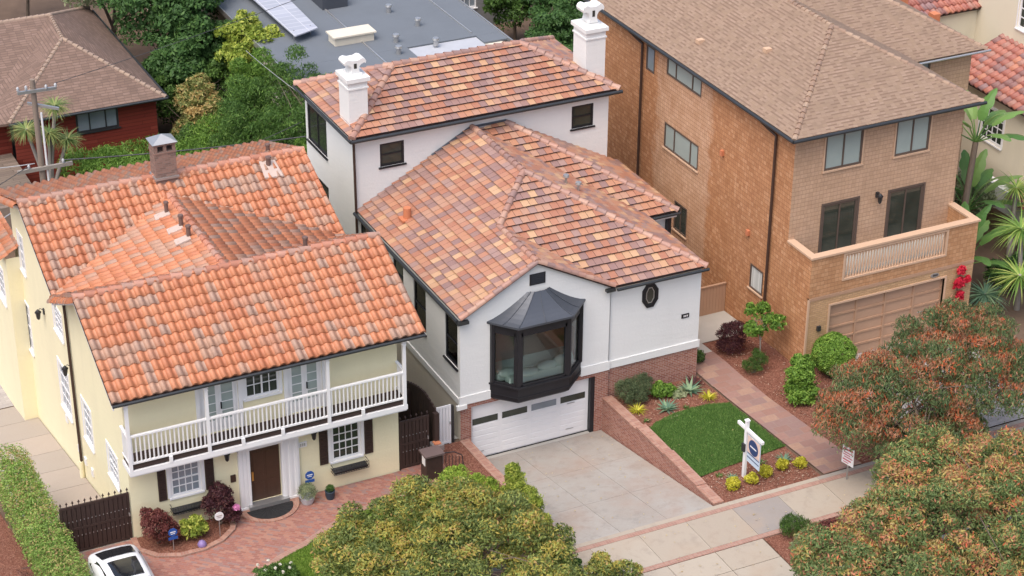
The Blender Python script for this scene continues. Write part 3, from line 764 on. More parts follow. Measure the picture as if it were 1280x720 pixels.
sheet('strip_bed_soil', [(-3.55, -8.08), (-.52, -8.08), (-.52, -.1), (-1.65, -.1), (-2.35, -2.5), (-2.55, -5.6)], M['mulch'], .014)
bedp = [(-13.0, -1.0), (-13.05, -1.75), (-12.6, -2.4), (-11.9, -2.72), (-11.1, -2.72), (-10.4, -2.48), (-9.85, -2.0), (-9.62, -1.5), (-9.55, -1.0)]
sheet('bed_soil', bedp, M['mulch'], .055)
tag(band('bed_brick_edge', bedp, .2, M['brick_cap'], -.05, .11, hz), kind='structure')
# side drive of the yellow house
panels('side_driveway', [-15.35, -12.98], [-1, .9, 2.8, 4.7, 6.6, 8.5, 10.4, 12.3, 14.2], M['panel_drive'], lambda x, y: max(-2.2, 1.15-.2*(y+1))+.03, .012)
mb = MB()
for j in range(8): 
    y = -1+1.9*j; a = max(-2.2, 1.15-.2*(y+1)); b = max(-2.2, 1.15-.2*(y+2.9)); mb.hexa([(-15.75, y, a-.2), (-15.4, y, a-.2), (-15.4, y+1.88, b-.2), (-15.75, y+1.88, b-.2), (-15.75, y, a+.14), (-15.4, y, a+.14), (-15.4, y+1.88, b+.14), (-15.75, y+1.88, b+.14)])
tag(mb.build('side_drive_kerb', M['concrete']), kind='structure')
sheet('rear_pavers', [(-30, 14.3), (-12.2, 14.3), (-12.2, 27), (-30, 27)], M['paver_pale'], .03)
sheet('left_mulch', [(-17.6, -8.05), (-16.4, -8.05), (-16.4, 12), (-17.6, 12)], M['mulch'], .03)
sheet('left_walk', [(-22, -8.05), (-17.62, -8.05), (-17.62, 12), (-22, 12)], M['brick_pave'], .04)
sheet('middle_passage_concrete', [(-1.55, .1), (-.47, .1), (-.47, 12), (-1.55, 12)], M['concrete'], .03)

# ================================================================== WHITE HOUSE
wh = thing('white_house', 'white stucco house with variegated flat clay tile roof, black bay window and brick base', 'house', (4.5, 4, 0))
W = M['stucco_white']
mb = MB()
GZ = 2.6
LW = [(.2, 1.28, 4.0, 5.82), (2.97, 4.08, 4.0, 5.82), (5.02, 6.0, 4.7, 5.82), (8.25, 9.2, 4.7, 5.82)]
wall(mb, 'W', -.45, 0, 9.45, 2.6, 6.12, LW)
# gable front with bay opening
bay = (.95, 4.25, 3.25, 5.62)
wall(mb, 'S', 0, -.45, 5.6, 2.6, 6.12, [bay], .2)
mb.face([(-.45, 0, 6.12), (5.6, 0, 6.12), (2.52, 0, 7.74)])
mb.box(5.58, 5.6, .0, .1, 2.6, 6.1)
wall(mb, 'S', .1, 5.6, 9.48, 2.6, 6.12)
mb.face([(9.48, .1, 2.6), (9.48, 9.45, 2.6), (9.48, 9.45, 6.12), (9.48, .1, 6.12)])
mb.build('wall', W, wh)
mb = MB()   # foundation
wall(mb, 'S', 0, -.45, -.01, -.2, 2.6); wall(mb, 'S', 0, 5.05, 5.6, -.2, 2.6); wall(mb, 'S', 0, -.01, 5.05, 2.42, 2.6)
wall(mb, 'S', .1, 5.6, 9.48, .9, 2.6)
mb.face([(-.01, 0, -.1), (-.01, .3, -.1), (-.01, .3, 2.42), (-.01, 0, 2.42)]); mb.face([(5.05, .3, -.1), (5.05, 0, -.1), (5.05, 0, 2.42), (5.05, .3, 2.42)])
mb.face([(9.48, .1, .5), (9.48, 9.4, .3), (9.48, 9.4, 2.6), (9.48, .1, 2.6)])
mb.face([(-.01, 0, 2.42), (5.05, 0, 2.42), (5.05, .3, 2.42), (-.01, .3, 2.42)][::-1])
mb.build('brick_base', M['brick_red'], wh)
mb = MB(); mb.face([(-.45, 9.45, -1), (-.45, .0, -1), (-.45, .0, 2.6), (-.45, 9.45, 2.6)]); mb.build('lower_wall', M['stucco_beige'], wh)
for q in ((-.5, .74, -.045, -.001, 2.6, 2.95), (4.43, 5.62, -.045, -.001, 2.58, 2.95), (5.64, 9.53, .05, .099, 2.56, 2.86), (-.5, -.451, .0, 9.4, 2.6, 2.85)):
    mb = MB(); mb.box(*q); mb.build('plinth_band', W, wh)
mb = MB(); mb.box(-.62, -.22, -.1, .02, 2.45, 2.62); mb.build('pier_cap', W, wh)
for i_, (a, b, c, d) in enumerate(LW):
    window(wh, 'W', -.45, a, b, c, d, M['black_paint'], M['glass_clear'] if i_ < 2 else M['glass_dark'], .06, sash='h', depth=.09)
# octagonal window
oc = (7.3, 5.28); ow = thing  # placeholder name kept out of the scene
def octo(rx, rz, k=.42): return [(-rx, -rz*k), (-rx*k, -rz), (rx*k, -rz), (rx, -rz*k), (rx, rz*k), (rx*k, rz), (-rx*k, rz), (-rx, rz*k)]
mb = MB(); O_, I_ = octo(.33, .5), octo(.22, .38)
for k in range(8):
    a, b, c, d = O_[k], O_[(k+1) % 8], I_[(k+1) % 8], I_[k]
    q = [(oc[0]+p[0], .1, oc[1]+p[1]) for p in (a, b, c, d)]; mb.extr(q, (0, -.06, 0))
w_ = mb.build('octagonal_window', M['black_paint'], wh)
mb = MB(); mb.extr([(oc[0]+p[0], .095, oc[1]+p[1]) for p in I_], (0, -.012, 0)); mb.build('pane', M['glass_dark'], w_)
mb = MB(); O2, I2 = octo(.17, .32), octo(.14, .29)
for k in range(8): mb.extr([(oc[0]+p[0], .08, oc[1]+p[1]) for p in (O2[k], O2[(k+1) % 8], I2[(k+1) % 8], I2[k])], (0, -.02, 0))
mb.build('inner_trim', M['steel'], w_)
# number plaque (the photo shows a dark plaque with small pale marks), gable vent
mb = MB(); mb.box(8.7, 9.02, .07, .1, 3.95, 4.12); w_ = mb.build('number_plaque', M['black_paint'], wh)
mb = MB(); [mb.box(8.78+.07*i, 8.82+.07*i, .064, .0695, 4.0, 4.07) for i in range(3)]; mb.build('numerals', M['white_paint'], w_)
mb = MB(); mb.box(2.28, 2.9, -.03, -.002, 6.86, 7.3)
for i in range(5): mb.hexa([(2.33, -.05, 6.9+i*.078), (2.85, -.05, 6.9+i*.078), (2.85, -.03, 6.95+i*.078), (2.33, -.03, 6.95+i*.078), (2.33, -.055, 6.915+i*.078), (2.85, -.055, 6.915+i*.078), (2.85, -.03, 6.965+i*.078), (2.33, -.03, 6.965+i*.078)])
mb.build('gable_vent', M['black_paint'], wh)
# garage door
gd = MB(); gd.box(0, 4.88, .2, .25, 0.01, 2.42); g_ = gd.build('garage_door', M['white_paint'], wh)
mb = MB()
for i in range(4):
    x0 = .06+i*1.2; x1 = x0+1.14
    for j in range(3):
        z0 = .08+j*.46; mb.box(x0+.05, x1-.05, .182, .2, z0, z0+.2); mb.box(x0+.05, x1-.05, .182, .2, z0+.225, z0+.42)
    mb.box(x0+.05, x1-.05, .182, .2, 1.85, 2.3)
mb.build('raised_panel', M['white_paint'], g_, bevel=.008)
for i in range(4):
    x0 = .12+i*1.2; mb = MB(); mb.box(x0, x0+1.02, .186, .199, 1.48, 1.74); mb.build('garage_window', M['glass_blue'] if i == 2 else M['glass_dark'], g_)
mb = MB()
for x in (.25, 3.95):
    mb.box(x, x+.32, .16, .19, .3, .325); 
mb.box(3.98, 4.3, .16, .19, 1.4, 1.425); mb.build('handle', M['steel'], g_)
mb = MB(); mb.box(4.885, 5.045, .02, .24, 0, 2.42); mb.build('garage_post', M['black_paint'], wh)
mb = MB(); mb.box(0, 4.88, .16, .2, 0, .03); mb.build('weather_strip', M['rubber'], g_)
# interior seen through the bay
mb = MB()
mb.face([(-.2, .25, 3.2), (5.4, .25, 3.2), (5.4, 5, 3.2), (-.2, 5, 3.2)]); mb.build('interior_floor', M['int_floor'], wh)
mb = MB(); mb.face([(-.2, 5, 3.2), (5.4, 5, 3.2), (5.4, 5, 6.1), (-.2, 5, 6.1)]); mb.face([(5.4, 5, 3.2), (5.4, .25, 3.2), (5.4, .25, 6.1), (5.4, 5, 6.1)])
mb.face([(-.2, .25, 6.1), (-.2, 5, 6.1), (5.4, 5, 6.1), (5.4, .25, 6.1)]); mb.build('interior_wall', M['int_wall'], wh)
sf = thing('sofa', 'pale mint green sofa with round cushions seen through the bay window', 'sofa', (2.5, -.1, 3.2))
mb = MB(); mb.box(1.0, 4.1, -.1, .75, 3.225, 3.6); mb.box(1.25, 3.75, -.55, -.11, 3.225, 3.6); mb.build('seat', M['cushion'], sf, bevel=.06)
for (x, y, z, rx, ry, rz) in ((1.35, -.15, 3.6, .34, .22, .16), (2.05, -.4, 3.58, .42, .22, .15), (2.85, -.33, 3.62, .40, .24, .2), (3.4, -.3, 3.68, .30, .2, .24), (3.85, .1, 3.62, .24, .34, .18)):
    mb = MB(); mb.lathe((0, 0, 0), [(.02, -.98), (.5, -.87), (.87, -.5), (1, 0), (.87, .5), (.5, .87), (.02, .98)], 16); mb.v = [(x+a*rx, y+b*ry, z+c*rz) for a, b, c in mb.v]; mb.build('cushion', M['cushion'], sf)
mb = MB(); mb.box(.6, 4.2, 1.0, 3.4, 3.2, 3.22); tag(mb.build('rug', M['rug']), 'grey rug on the floor inside the bay window room', 'rug')
# bay window
def ring(w0, w1, f0, f1, yf, z): return [(w0, 0, z), (f0, yf, z), (f1, yf, z), (w1, 0, z)]
bw = MB()
def bayseg(mb, z0, z1, a, b):
    for k in range(3):
        mb.face([a[k][:2]+(z0,), a[k+1][:2]+(z0,), b[k+1][:2]+(z1,), b[k][:2]+(z1,)])
bo = ring(.73, 4.43, 1.46, 3.52, -.82, 0)
bi = ring(.85, 4.31, 1.5, 3.48, -.74, 0)
# base box 2.58..3.2
lo_ = ring(.85, 4.3, 1.56, 3.4, -.7, 0)
bayseg(bw, 2.66, 3.22, bo, bo)
bayseg(bw, 2.55, 2.66, lo_, bo)
bw.face([(p[0], p[1], 2.55) for p in lo_]); bw.face([(p[0], p[1], 3.22) for p in bo][::-1])
o_ = bw.build('bay_window', M['black_paint'], wh)
mb = MB()
so = ring(.68, 4.48, 1.43, 3.55, -.88, 0)
mb.prism([(p[0], p[1]) for p in so], 3.2, 3.27); mb.prism([(p[0], p[1]) for p in ring(.7, 4.46, 1.44, 3.54, -.85, 0)], 2.8, 2.84)
mb.build('ledge', M['black_paint'], o_)
mb = MB()   # posts and head
def post(mb, x, y, w, z0, z1): mb.box(x-w/2, x+w/2, y-w/2, y+w/2, z0, z1)
for x, y, w in ((.8, -.06, .12), (4.36, -.06, .12)): post(mb, x, y, w, 3.27, 5.8)
for x in (1.5, 3.48): post(mb, x, -.755, .15, 3.27, 5.8)
P4 = [(.73, 0), (1.46, -.82), (3.52, -.82), (4.43, 0)]
for k in range(3):
    a = Vector((*P4[k], 0)); b = Vector((*P4[k+1], 0)); t = (b-a).normalized(); nn = Vector((-t.y, t.x, 0))*.1
    for z0, z1 in ((5.35, 5.8), (3.27, 3.36)):
        mb.hexa([a+Vector((0, 0, z0)), b+Vector((0, 0, z0)), b+nn+Vector((0, 0, z0)), a+nn+Vector((0, 0, z0)), a+Vector((0, 0, z1)), b+Vector((0, 0, z1)), b+nn+Vector((0, 0, z1)), a+nn+Vector((0, 0, z1))])
    for s_ in ((0, .16), (.84, 1)) if k != 1 else ((0, .09), (.91, 1)):
        p, q = a.lerp(b, s_[0]), a.lerp(b, s_[1]); u = Vector((0, 0, 1))
        mb.hexa([p+u*3.3, q+u*3.3, q+nn+u*3.3, p+nn+u*3.3, p+u*5.5, q+u*5.5, q+nn+u*5.5, p+nn+u*5.5])
mb.build('bay_frame', M['black_paint'], o_)
for k in range(3):
    a = Vector((*P4[k], 0)); b = Vector((*P4[k+1], 0)); t = (b-a).normalized(); nn = Vector((-t.y, t.x, 0))*.05
    p, q = a.lerp(b, .12)+nn, a.lerp(b, .88)+nn; mb = MB(); mb.face([(p.x, p.y, 3.3), (q.x, q.y, 3.3), (q.x, q.y, 5.45), (p.x, p.y, 5.45)]); mb.build('bay_pane', M['glass_clear'], o_)
mb = MB()   # flared metal roof, curved in section
lo = [(.6, .0), (1.4, -.95), (3.58, -.95), (4.56, 0)]; hi = [(2.2, 0), (2.42, -.12), (2.86, -.12), (3.08, 0)]
N = 7
for k in range(3):
    sub = 1 if k != 1 else 2
    for s_ in range(sub):
        for i in range(N):
            def pt(tt, edge):
                f = tt; h = f**1.4*.83; L0 = Vector(lo[k]).lerp(Vector(lo[k+1]), (s_+edge)/sub); H0 = Vector(hi[k]).lerp(Vector(hi[k+1]), (s_+edge)/sub)
                p = L0.lerp(H0, f); return (p.x, p.y, 5.8+h)
            mb.mesh([pt(i/N, 0), pt(i/N, 1), pt((i+1)/N, 1), pt((i+1)/N, 0)], [(0, 1, 2, 3)], smooth=True)
mb.prism([(p[0], p[1]) for p in lo], 5.72, 5.8)
mb.build('bay_roof', M['blue_grey_metal'], o_)
mb = MB()
for a, b in ((lo[1], hi[1]), (lo[2], hi[2]), (((lo[1][0]+lo[2][0])/2, -.95), (2.64, -.12)), ((1.0, -.48), (2.31, -.06)), ((4.07, -.48), (2.97, -.06))):
    mb.path([(a[0]+(b[0]-a[0])*i/8, a[1]+(b[1]-a[1])*i/8, 5.815+.83*(i/8)**1.4) for i in range(9)], .014, 4)
mb.build('seam', M['blue_grey_metal'], o_)
# roofs of the front body
zA = lambda x: 6.2+.537*(x+.48)
pkz = 7.81; T1 = (2.52, -.15, pkz); T2 = (2.52, 2.98, pkz); T3 = (4.44, 4.9, 8.84); T4 = (4.44, 9.45, 8.84)
eR = (5.62, -.15, 6.145); fL = (5.68, -.18, 6.12); fR = (9.5, -.22, 6.12)
tile_roof('roof', [[(-.48, -.15, 6.2), (-.48, 9.45, 6.2), (2.52, 9.45, pkz), (2.52, -.15, pkz)], [(2.52, 2.98, pkz), (2.52, 9.45, pkz), (4.44, 9.45, 8.84), (4.44, 4.9, 8.84)]], 'flat', M['tile_flat'], wh)
tile_roof('roof', [[T1, T2, (5.62, -.15, 6.147)]], 'flat', M['tile_flat'], wh)
tile_roof('roof', [[fL, fR, T3], [T2, fL, T3]], 'flat', M['tile_flat'], wh)
tile_roof('roof', [[fR, (9.5, 9.45, 6.12), T4, T3]], 'flat', M['tile_flat'], wh)
U = M['under']
slab_roof('roof_deck', [[(-.48, -.15, 6.2), (2.52, -.15, pkz), (2.52, 9.45, pkz), (-.48, 9.45, 6.2)], [T2, T3, T4, (2.52, 9.45, pkz)], [T1, (5.62, -.15, 6.147), T2], [fL, fR, T3, T2], [fR, (9.5, 9.45, 6.12), T4, T3]], U, wh, .06, .02)
# second hip roof on the right
C0 = (5.9, 9.45, 8.77); C1 = (10.95, 4.4, 6.06); C2 = (10.95, 9.45, 6.06)
sidex = lambda z: 4.44+(8.84-z)/.537
tile_roof('roof', [[(8.9, 4.4, 6.06), C1, C0, (4.6, 9.3, 8.72), (7.0, 6.5, 7.18)]], 'flat', M['tile_flat'], wh)
tile_roof('roof', [[C1, C2, C0]], 'flat', M['tile_flat'], wh)
slab_roof('roof_deck', [[(8.9, 4.4, 6.06), C1, C0, (4.6, 9.3, 8.72)], [C1, C2, C0]], U, wh, .06, .03)
mb = MB(); wall(mb, 'S', 4.75, 9.49, 10.7, 2.0, 6.0); mb.face([(10.7, 4.75, .5), (10.7, 9.45, .5), (10.7, 9.45, 6.0), (10.7, 4.75, 6.0)]); mb.build('wing_wall', W, wh)
mb = MB(); mb.box(10.58, 10.72, 4.5, 4.74, 1.0, 6.0); mb.build('corner_post', M['black_paint'], wh)
mb = MB(); mb.box(9.52, 10.9, 4.42, 4.47, 5.8, 5.93); mb.build('fascia', M['white_paint'], wh)
ridge('ridge_caps', [(T1, T2), (T2, T3), (fR, T3), (T3, T4)], .12, .38, M['tile_cap'], wh); ridge('ridge_caps', [(C1, C0)], .12, .38, M['tile_cap'], wh)
ridge('rake_caps', [((-.5, -.12, 6.2), (2.5, -.12, pkz)), ((5.66, -.12, 6.14), (2.54, -.12, pkz))], .10, .36, M['tile_cap'], wh)
# gutters: front-left eave and others
mb = MB(); mb.path([(-.6, -.12, 6.13), (-.6, 9.4, 6.13)], .07, 8); mb.build('gutter', M['gutter'], wh)
mb = MB(); mb.path([(5.72, -.28, 6.03), (9.55, -.3, 6.03)], .06, 8); mb.build('gutter', M['gutter'], wh)
mb = MB(); mb.path([(9.0, 4.32, 5.98), (11.0, 4.32, 5.98)], .06, 8); mb.path([(11.0, 4.32, 5.98), (11.0, 9.4, 5.98)], .06, 8); mb.build('gutter', M['gutter'], wh)
mb = MB(); mb.box(-.62, -.2, -.26, -.1, 6.02, 6.14); mb.build('gutter_end', M['gutter'], wh)
mb = MB(); mb.box(5.3, 5.66, -.26, -.1, 5.98, 6.08); mb.build('gutter_end', M['gutter'], wh)
mb = MB(); mb.box(-.48, 9.47, 9.38, 9.45, 0, 0.01)
# roof vents
mb = MB(); mb.cyl((.58, 6.96, 6.6), (.58, 6.96, 7.22), .16, .15, 12); mb.box(.3, .86, 6.75, 7.2, 6.72, 6.8); mb.build('roof_vent', M['terracotta'], wh)
for (x, y, z) in ((6.35, 5.1, 7.8), (6.62, 4.6, 7.65)):
    mb = MB(); mb.cyl((x, y, z-.15), (x, y, z+.35), .05, .05, 8); mb.cyl((x, y, z+.35), (x, y, z+.43), .13, .11, 12); mb.build('flue', M['steel'], wh)
# upper block at the back
mb = MB()
UW = [(.55, 1.56, 7.85, 8.82), (8.84, 9.82, 7.88, 8.86)]
wall(mb, 'S', 9.45, -.45, 10.5, 5.2, 9.3, UW, .1)
SW = [(12.5, 14.6, 7.15, 8.78), (12.5, 13.6, 5.1, 5.85)]
wall(mb, 'W', -.45, 9.45, 14.8, -2.2, 9.3, SW, .1)
mb.face([(10.5, 9.45, -1), (10.5, 14.8, -1), (10.5, 14.8, 9.3), (10.5, 9.45, 9.3)]); mb.face([(10.5, 14.8, -2), (-.45, 14.8, -2), (-.45, 14.8, 9.3), (10.5, 14.8, 9.3)])
mb.build('upper_wall', W, wh)
for a, b, c, d in UW: window(wh, 'S', 9.45, a, b, c, d, M['black_paint'], M['glass_dark'], .08, sash='h', depth=.08)
window(wh, 'W', -.45, 12.5, 14.6, 7.15, 8.78, M['black_paint'], M['glass_dark'], .09, nx=1, sash=[.5], depth=.08)
window(wh, 'W', -.45, 12.5, 13.6, 5.1, 5.85, M['black_paint'], M['glass_dark'], .07, depth=.08)
b0, b1, b2, b3 = (-.72, 9.12, 9.4), (10.8, 9.12, 9.4), (10.8, 15.1, 9.4), (-.72, 15.1, 9.4); rA, rB = (2.27, 12.11, 10.8), (7.81, 12.11, 10.8)
tile_roof('upper_roof', [[b0, b1, rB, rA]], 'flat', M['tile_flat'], wh)
tile_roof('upper_roof', [[b3, b0, rA]], 'flat', M['tile_flat'], wh)
tile_roof('upper_roof', [[b1, b2, rB]], 'flat', M['tile_flat'], wh)
tile_roof('upper_roof', [[b2, b3, rA, rB]], 'flat', M['tile_flat'], wh)
slab_roof('roof_deck', [[b0, b1, rB, rA], [b3, b0, rA], [b1, b2, rB], [b2, b3, rA, rB]], U, wh, .08, .02)
ridge('upper_ridge_caps', [(b0, rA), (b1, rB), (rA, rB), (b2, rB), (b3, rA)], .13, .38, M['tile_cap'], wh)
mb = MB(); mb.path([(-.8, 9.03, 9.32), (10.88, 9.03, 9.32)], .08, 8); mb.path([(-.8, 9.03, 9.32), (-.8, 15.1, 9.32)], .06, 8); mb.build('gutter', M['gutter'], wh)
mb = MB(); mb.path([(-.55, 9.4, 9.25), (-.55, 9.38, 9.1), (-.53, 9.36, 5.3)], .055, 8); mb.build('downspout', M['bronze'], wh)
mb = MB(); mb.path([(2.7, 9.42, 7.95), (4.42, 9.42, 8.86), (4.6, 9.42, 8.83), (5.9, 9.42, 8.84)], .05, 5); mb.build('flashing', M['blue_grey_metal'], wh)
# chimneys
def chimney(x0, x1, y0, y1, z0, z1, pot):
    mb = MB(); mb.box(x0, x1, y0, y1, z0, z1); c = mb.build('chimney', W, wh)
    mb = MB(); mb.box(x0-.04, x1+.04, y0-.04, y1+.04, z1-.3, z1-.24); mb.box(x0-.09, x1+.09, y0-.09, y1+.09, z1, z1+.16); mb.build('cap', W, c)
    cx, cy = (x0+x1)/2, (y0+y1)/2; mb = MB(); z = z1+.16
    mb.box(cx-.27, cx+.27, cy-.34, cy+.34, z, z+.1)
    pr = [(-.2, .1), (-.15, .22), (-.15, .34), (-.22, .44), (-.36, .5), (-.42, .46), (-.45, .55), (-.40, .64), (-.28, .68), (-.12, .62), (.12, .62), (.28, .68), (.40, .64), (.45, .55), (.42, .46), (.36, .5), (.22, .44), (.15, .34), (.15, .22), (.2, .1)]
    mb.extr([(cx+a*(.8+.2*pot), cy-.3, z+b*pot) for a, b in pr][::-1], (0, .6, 0))
    mb.build('chimney_pot', W, c)
    mb = MB(); mb.box(cx-.06, cx+.06, cy-.305, cy-.3, z+.3*pot, z+.5*pot); mb.build('flue_opening', M['dark_room'], c)
    return c
chimney(-.44, .33, 10.0, 11.0, 8.8, 11.3, 1.0)
chimney(9.88, 10.75, 10.3, 11.4, 8.6, 11.5, 1.3)

# ---- brick walls of the drive
def wall_run(name, x0, x1, segs, label, g=None):
    t = thing(name, label, 'wall', ((x0+x1)/2, segs[-1][1], 0), g)
    b, c = MB(), MB()
    for y0, y1, z0a, z0b, za, zb in segs:
        b.hexa([(x0+.03, y0, z0a), (x1-.03, y0, z0a), (x1-.03, y1, z0b), (x0+.03, y1, z0b), (x0+.03, y0, za-.07), (x1-.03, y0, za-.07), (x1-.03, y1, zb-.07), (x0+.03, y1, zb-.07)])
        q = [(x0, y0, za-.07), (x1, y0, za-.07), (x1, y1, zb-.07), (x0, y1, zb-.07), (x0, y0, za), (x1, y0, za), (x1, y1, zb), (x0, y1, zb)]
        uvt = [(y0, x0), (y0, x1), (y1, x1), (y1, x0)]
        c.mesh(q, [(4, 5, 6, 7), (0, 1, 5, 4), (1, 2, 6, 5), (2, 3, 7, 6), (3, 0, 4, 7)], uvs=[uvt, None, None, None, None])
    b.build('brickwork', M['brick_red'], t); c.build('coping', M['brick_cap'], t)
wall_run('retaining_wall', 5.37, 5.77, [(-8.08, -6.9, 1.2, 1.0, 1.6, 1.6), (-6.9, -4.6, .9, .6, 1.64, 1.66), (-4.6, -2.6, .5, .2, 1.6, 1.62), (-2.6, -.001, .2, -.1, 1.5, 1.42)], 'stepped brick retaining wall on the right of the grey driveway, beside the lawn')
wall_run('planter_wall', -.5, -.14, [(-8.08, -5, 1.2, .6, 1.62, 1.45), (-5, -2.5, .5, .2, 1.4, 1.25), (-2.5, -.05, .2, -.1, 1.22, 1.14)], 'low brick planter wall on the left of the garage driveway')

# ================================================================== YELLOW HOUSE
yh = thing('yellow_house', 'pale yellow stucco house with orange barrel tile roof and long white front balcony', 'house', (-8, 3, 1.15))
CR, WP = M['stucco_cream'], M['white_paint']
YF, XL, XR = -.96, -12.96, -3.27
mb = MB()
FW = [(-11.57, -10.49, 2.42, 3.74), (-5.8, -4.7, 2.25, 3.68), (-8.78, -7.68, 1.42, 3.58), (-10.36, -9.02, 4.56, 6.68), (-8.78, -7.56, 5.55, 6.5), (-7.27, -6.03, 4.56, 6.68)]
wall(mb, 'S', YF, XL, XR, .9, 7.3, FW)
LWn = [(.36, 1.54, 2.33, 3.55), (3.5, 4.62, 2.05, 3.66), (6.42, 7.76, 1.66, 3.58), (6.45, 7.6, 4.95, 6.0), (11.85, 12.6, 1.6, 3.65), (11.6, 12.3, 5.15, 6.7)]
wall(mb, 'W', XL, YF, 13.2, -2.4, 7.2, LWn)
mb.face([(XR, YF, .9), (XR, 13.2, -2.4), (XR, 13.2, 7.2), (XR, YF, 7.2)]); mb.face([(XR, 13.2, -2.4), (XL, 13.2, -2.4), (XL, 13.2, 7.4), (XR, 13.2, 7.4)])
for x in (XL, XR):
    for q in ([(x, YF, 7.2), (x, 5.3, 7.2), (x, 2.1, 8.78)], [(x, 5.3, 7.2), (x, 13.2, 7.2), (x, 13.2, 7.35), (x, 9.4, 9.1)]): mb.face(q if x == XR else q[::-1])
mb.build('wall', CR, yh)
# projecting rear bay on the left
mb = MB(); wall(mb, 'W', -13.5, 12.4, 17.5, -2.6, 5.6, [(13.2, 14.4, 3.2, 4.7)]); mb.face([(XL, 12.4, -2.6), (XL, 12.4, 5.6), (-13.5, 12.4, 5.6), (-13.5, 12.4, -2.6)]); mb.build('rear_wall', CR, yh)
window(yh, 'W', -13.5, 13.2, 14.4, 3.2, 4.7, WP, M['glass_blue'], .08, 3, 4, .03, trim=.1)
tile_roof('rear_roof', [[(-13.75, 12.3, 5.6), (-13.75, 18, 5.6), (-12.9, 18, 6.1), (-12.9, 12.3, 6.1)]], 'barrel_s', M['tile_barrel'], yh)
for i, (a, b, c, d) in enumerate(LWn):
    window(yh, 'W', XL, a, b, c, d, WP, M['glass_blue'], .08, 3, 4, .03, sash='h', trim=.1, depth=.07)
for (a, b, c, d), g in ((FW[0], M['glass_blue']), (FW[1], M['glass_dark'])):
    window(yh, 'S', YF, a, b, c, d, WP, g, .09, 4, 4, .03, sash='h', trim=.12, depth=.07)
window(yh, 'S', YF, *FW[4], WP, M['glass_dark'], .08, 4, 2, .03, sash=[.5], trim=.1, depth=.07)
def shutter(x0, x1, z0, z1):
    mb = MB(); mb.box(x0, x0+.05, YF-.05, YF-.003, z0, z1); mb.box(x1-.05, x1, YF-.05, YF-.003, z0, z1); mb.box(x0, x1, YF-.049, YF-.003, z0, z0+.06); mb.box(x0, x1, YF-.049, YF-.003, z1-.06, z1)
    n = int((z1-z0)/.055)
    for i in range(n): mb.box(x0+.05, x1-.05, YF-.04+.012*(i % 2), YF-.003, z0+.05+i*.052, z0+.09+i*.052)
    mb.build('shutter', M['dark_wood'], yh)
for a in ((-12.0, -11.72, 2.4, 3.74), (-10.35, -10.05, 2.4, 3.74), (-6.24, -5.94, 2.24, 3.7), (-4.56, -4.26, 2.24, 3.7)): shutter(*a)
# french doors
for (a, b, c, d) in (FW[3], FW[5]):
    mb = MB(); y = YF+.08; w = (b-a)/2
    mb.box(a, a+.07, y-.06, y, c, d); mb.box(b-.07, b, y-.06, y, c, d); mb.box(a+.07, b-.07, y-.06, y, d-.07, d)
    D_ = mb.build('french_door', M['white_paint'], yh)
    for k in range(2):
        x0 = a+.07+k*(w-.07); x1 = x0+w-.075; mb = MB()
        mb.box(x0, x0+.1, y-.05, y-.01, c, d-.08); mb.box(x1-.1, x1, y-.05, y-.01, c, d-.08); mb.box(x0+.1, x1-.1, y-.05, y-.01, c, c+.42); mb.box(x0+.1, x1-.1, y-.05, y-.01, d-.2, d-.08)
        for j in range(1, 4): mb.box(x0+.1, x1-.1, y-.045, y-.012, c+.42+j*.33, c+.445+j*.33)
        mb.build('door_leaf', M['white_paint'], D_)
        mb = MB(); mb.box(x0+.1, x1-.1, y-.03, y-.02, c+.42, d-.2); mb.build('pane', M['glass_pale'], D_)
    mb = MB(); mb.box(a+w+.05, a+w+.09, y-.09, y-.051, c+.85, c+1.1); mb.build('handle', M['black_paint'], D_)
    mb = MB(); mb.box(a-.14, a-.001, YF-.05, YF+.01, c, d+.1); mb.box(b+.001, b+.14, YF-.05, YF+.01, c, d+.1); mb.box(a, b, YF-.052, YF+.01, d+.001, d+.12); mb.build('door_trim', WP, D_)
# front door and surround
a, b, c, d = FW[2]
mb = MB(); mb.box(a+.02, b-.02, YF+.04, YF+.1, c, d-.02); D_ = mb.build('front_door', M['brown_door'], yh)
mb = MB()
for x in (a+.14, a+.6):
    mb.box(x, x+.36, YF+.025, YF+.04, c+.15, c+.75); mb.box(x, x+.36, YF+.025, YF+.04, c+.95, d-.2)
mb.build('door_panel', M['brown_door'], D_, bevel=.01)
mb = MB(); mb.box(a+.06, a+.13, YF+.0, YF+.039, c+.85, c+1.2); mb.build('handle', M['brass'], D_)
mb = MB()
for x0, x1 in ((-9.2, -8.79), (-7.67, -7.02)):
    mb.box(x0, x1, YF-.12, YF-.003, 1.15, 4.11)
    n = 3
    for k in range(n): u = x0+(x1-x0)*(k+.5)/n; mb.box(u-.05, u+.05, YF-.15, YF-.12, 1.4, 4.0)
    mb.box(x0-.03, x1+.03, YF-.17, YF-.003, 1.12, 1.35)
mb.box(-9.2, -7.02, YF-.14, YF-.003, 3.6, 4.11); mb.build('door_surround', WP, yh)
mb = MB(); mb.box(-8.95, -7.5, YF-.3, YF-.002, 1.28, 1.42); mb.build('doorstep', M['steel'], yh)
mb = MB(); prof = [(-8.25+1.12*math.cos(t), YF-1.2*math.sin(t)) for t in [math.pi*k/18 for k in range(19)]]
mb.prism(prof[::-1], 1.0, 1.28); tag(mb.build('semicircular_step', M['brick_cap'], yh))
mb = MB(); prof = [(-8.25+.82*math.cos(t), YF-.32-.72*math.sin(t)) for t in [math.pi*k/18 for k in range(19)]]; mb.prism(prof[::-1], 1.283, 1.3)
for k in range(1, 12): t = math.pi*k/12; mb.path([(-8.25, YF-.34, 1.302), (-8.25+.78*math.cos(t), YF-.32-.68*math.sin(t), 1.302)], .012, 4)
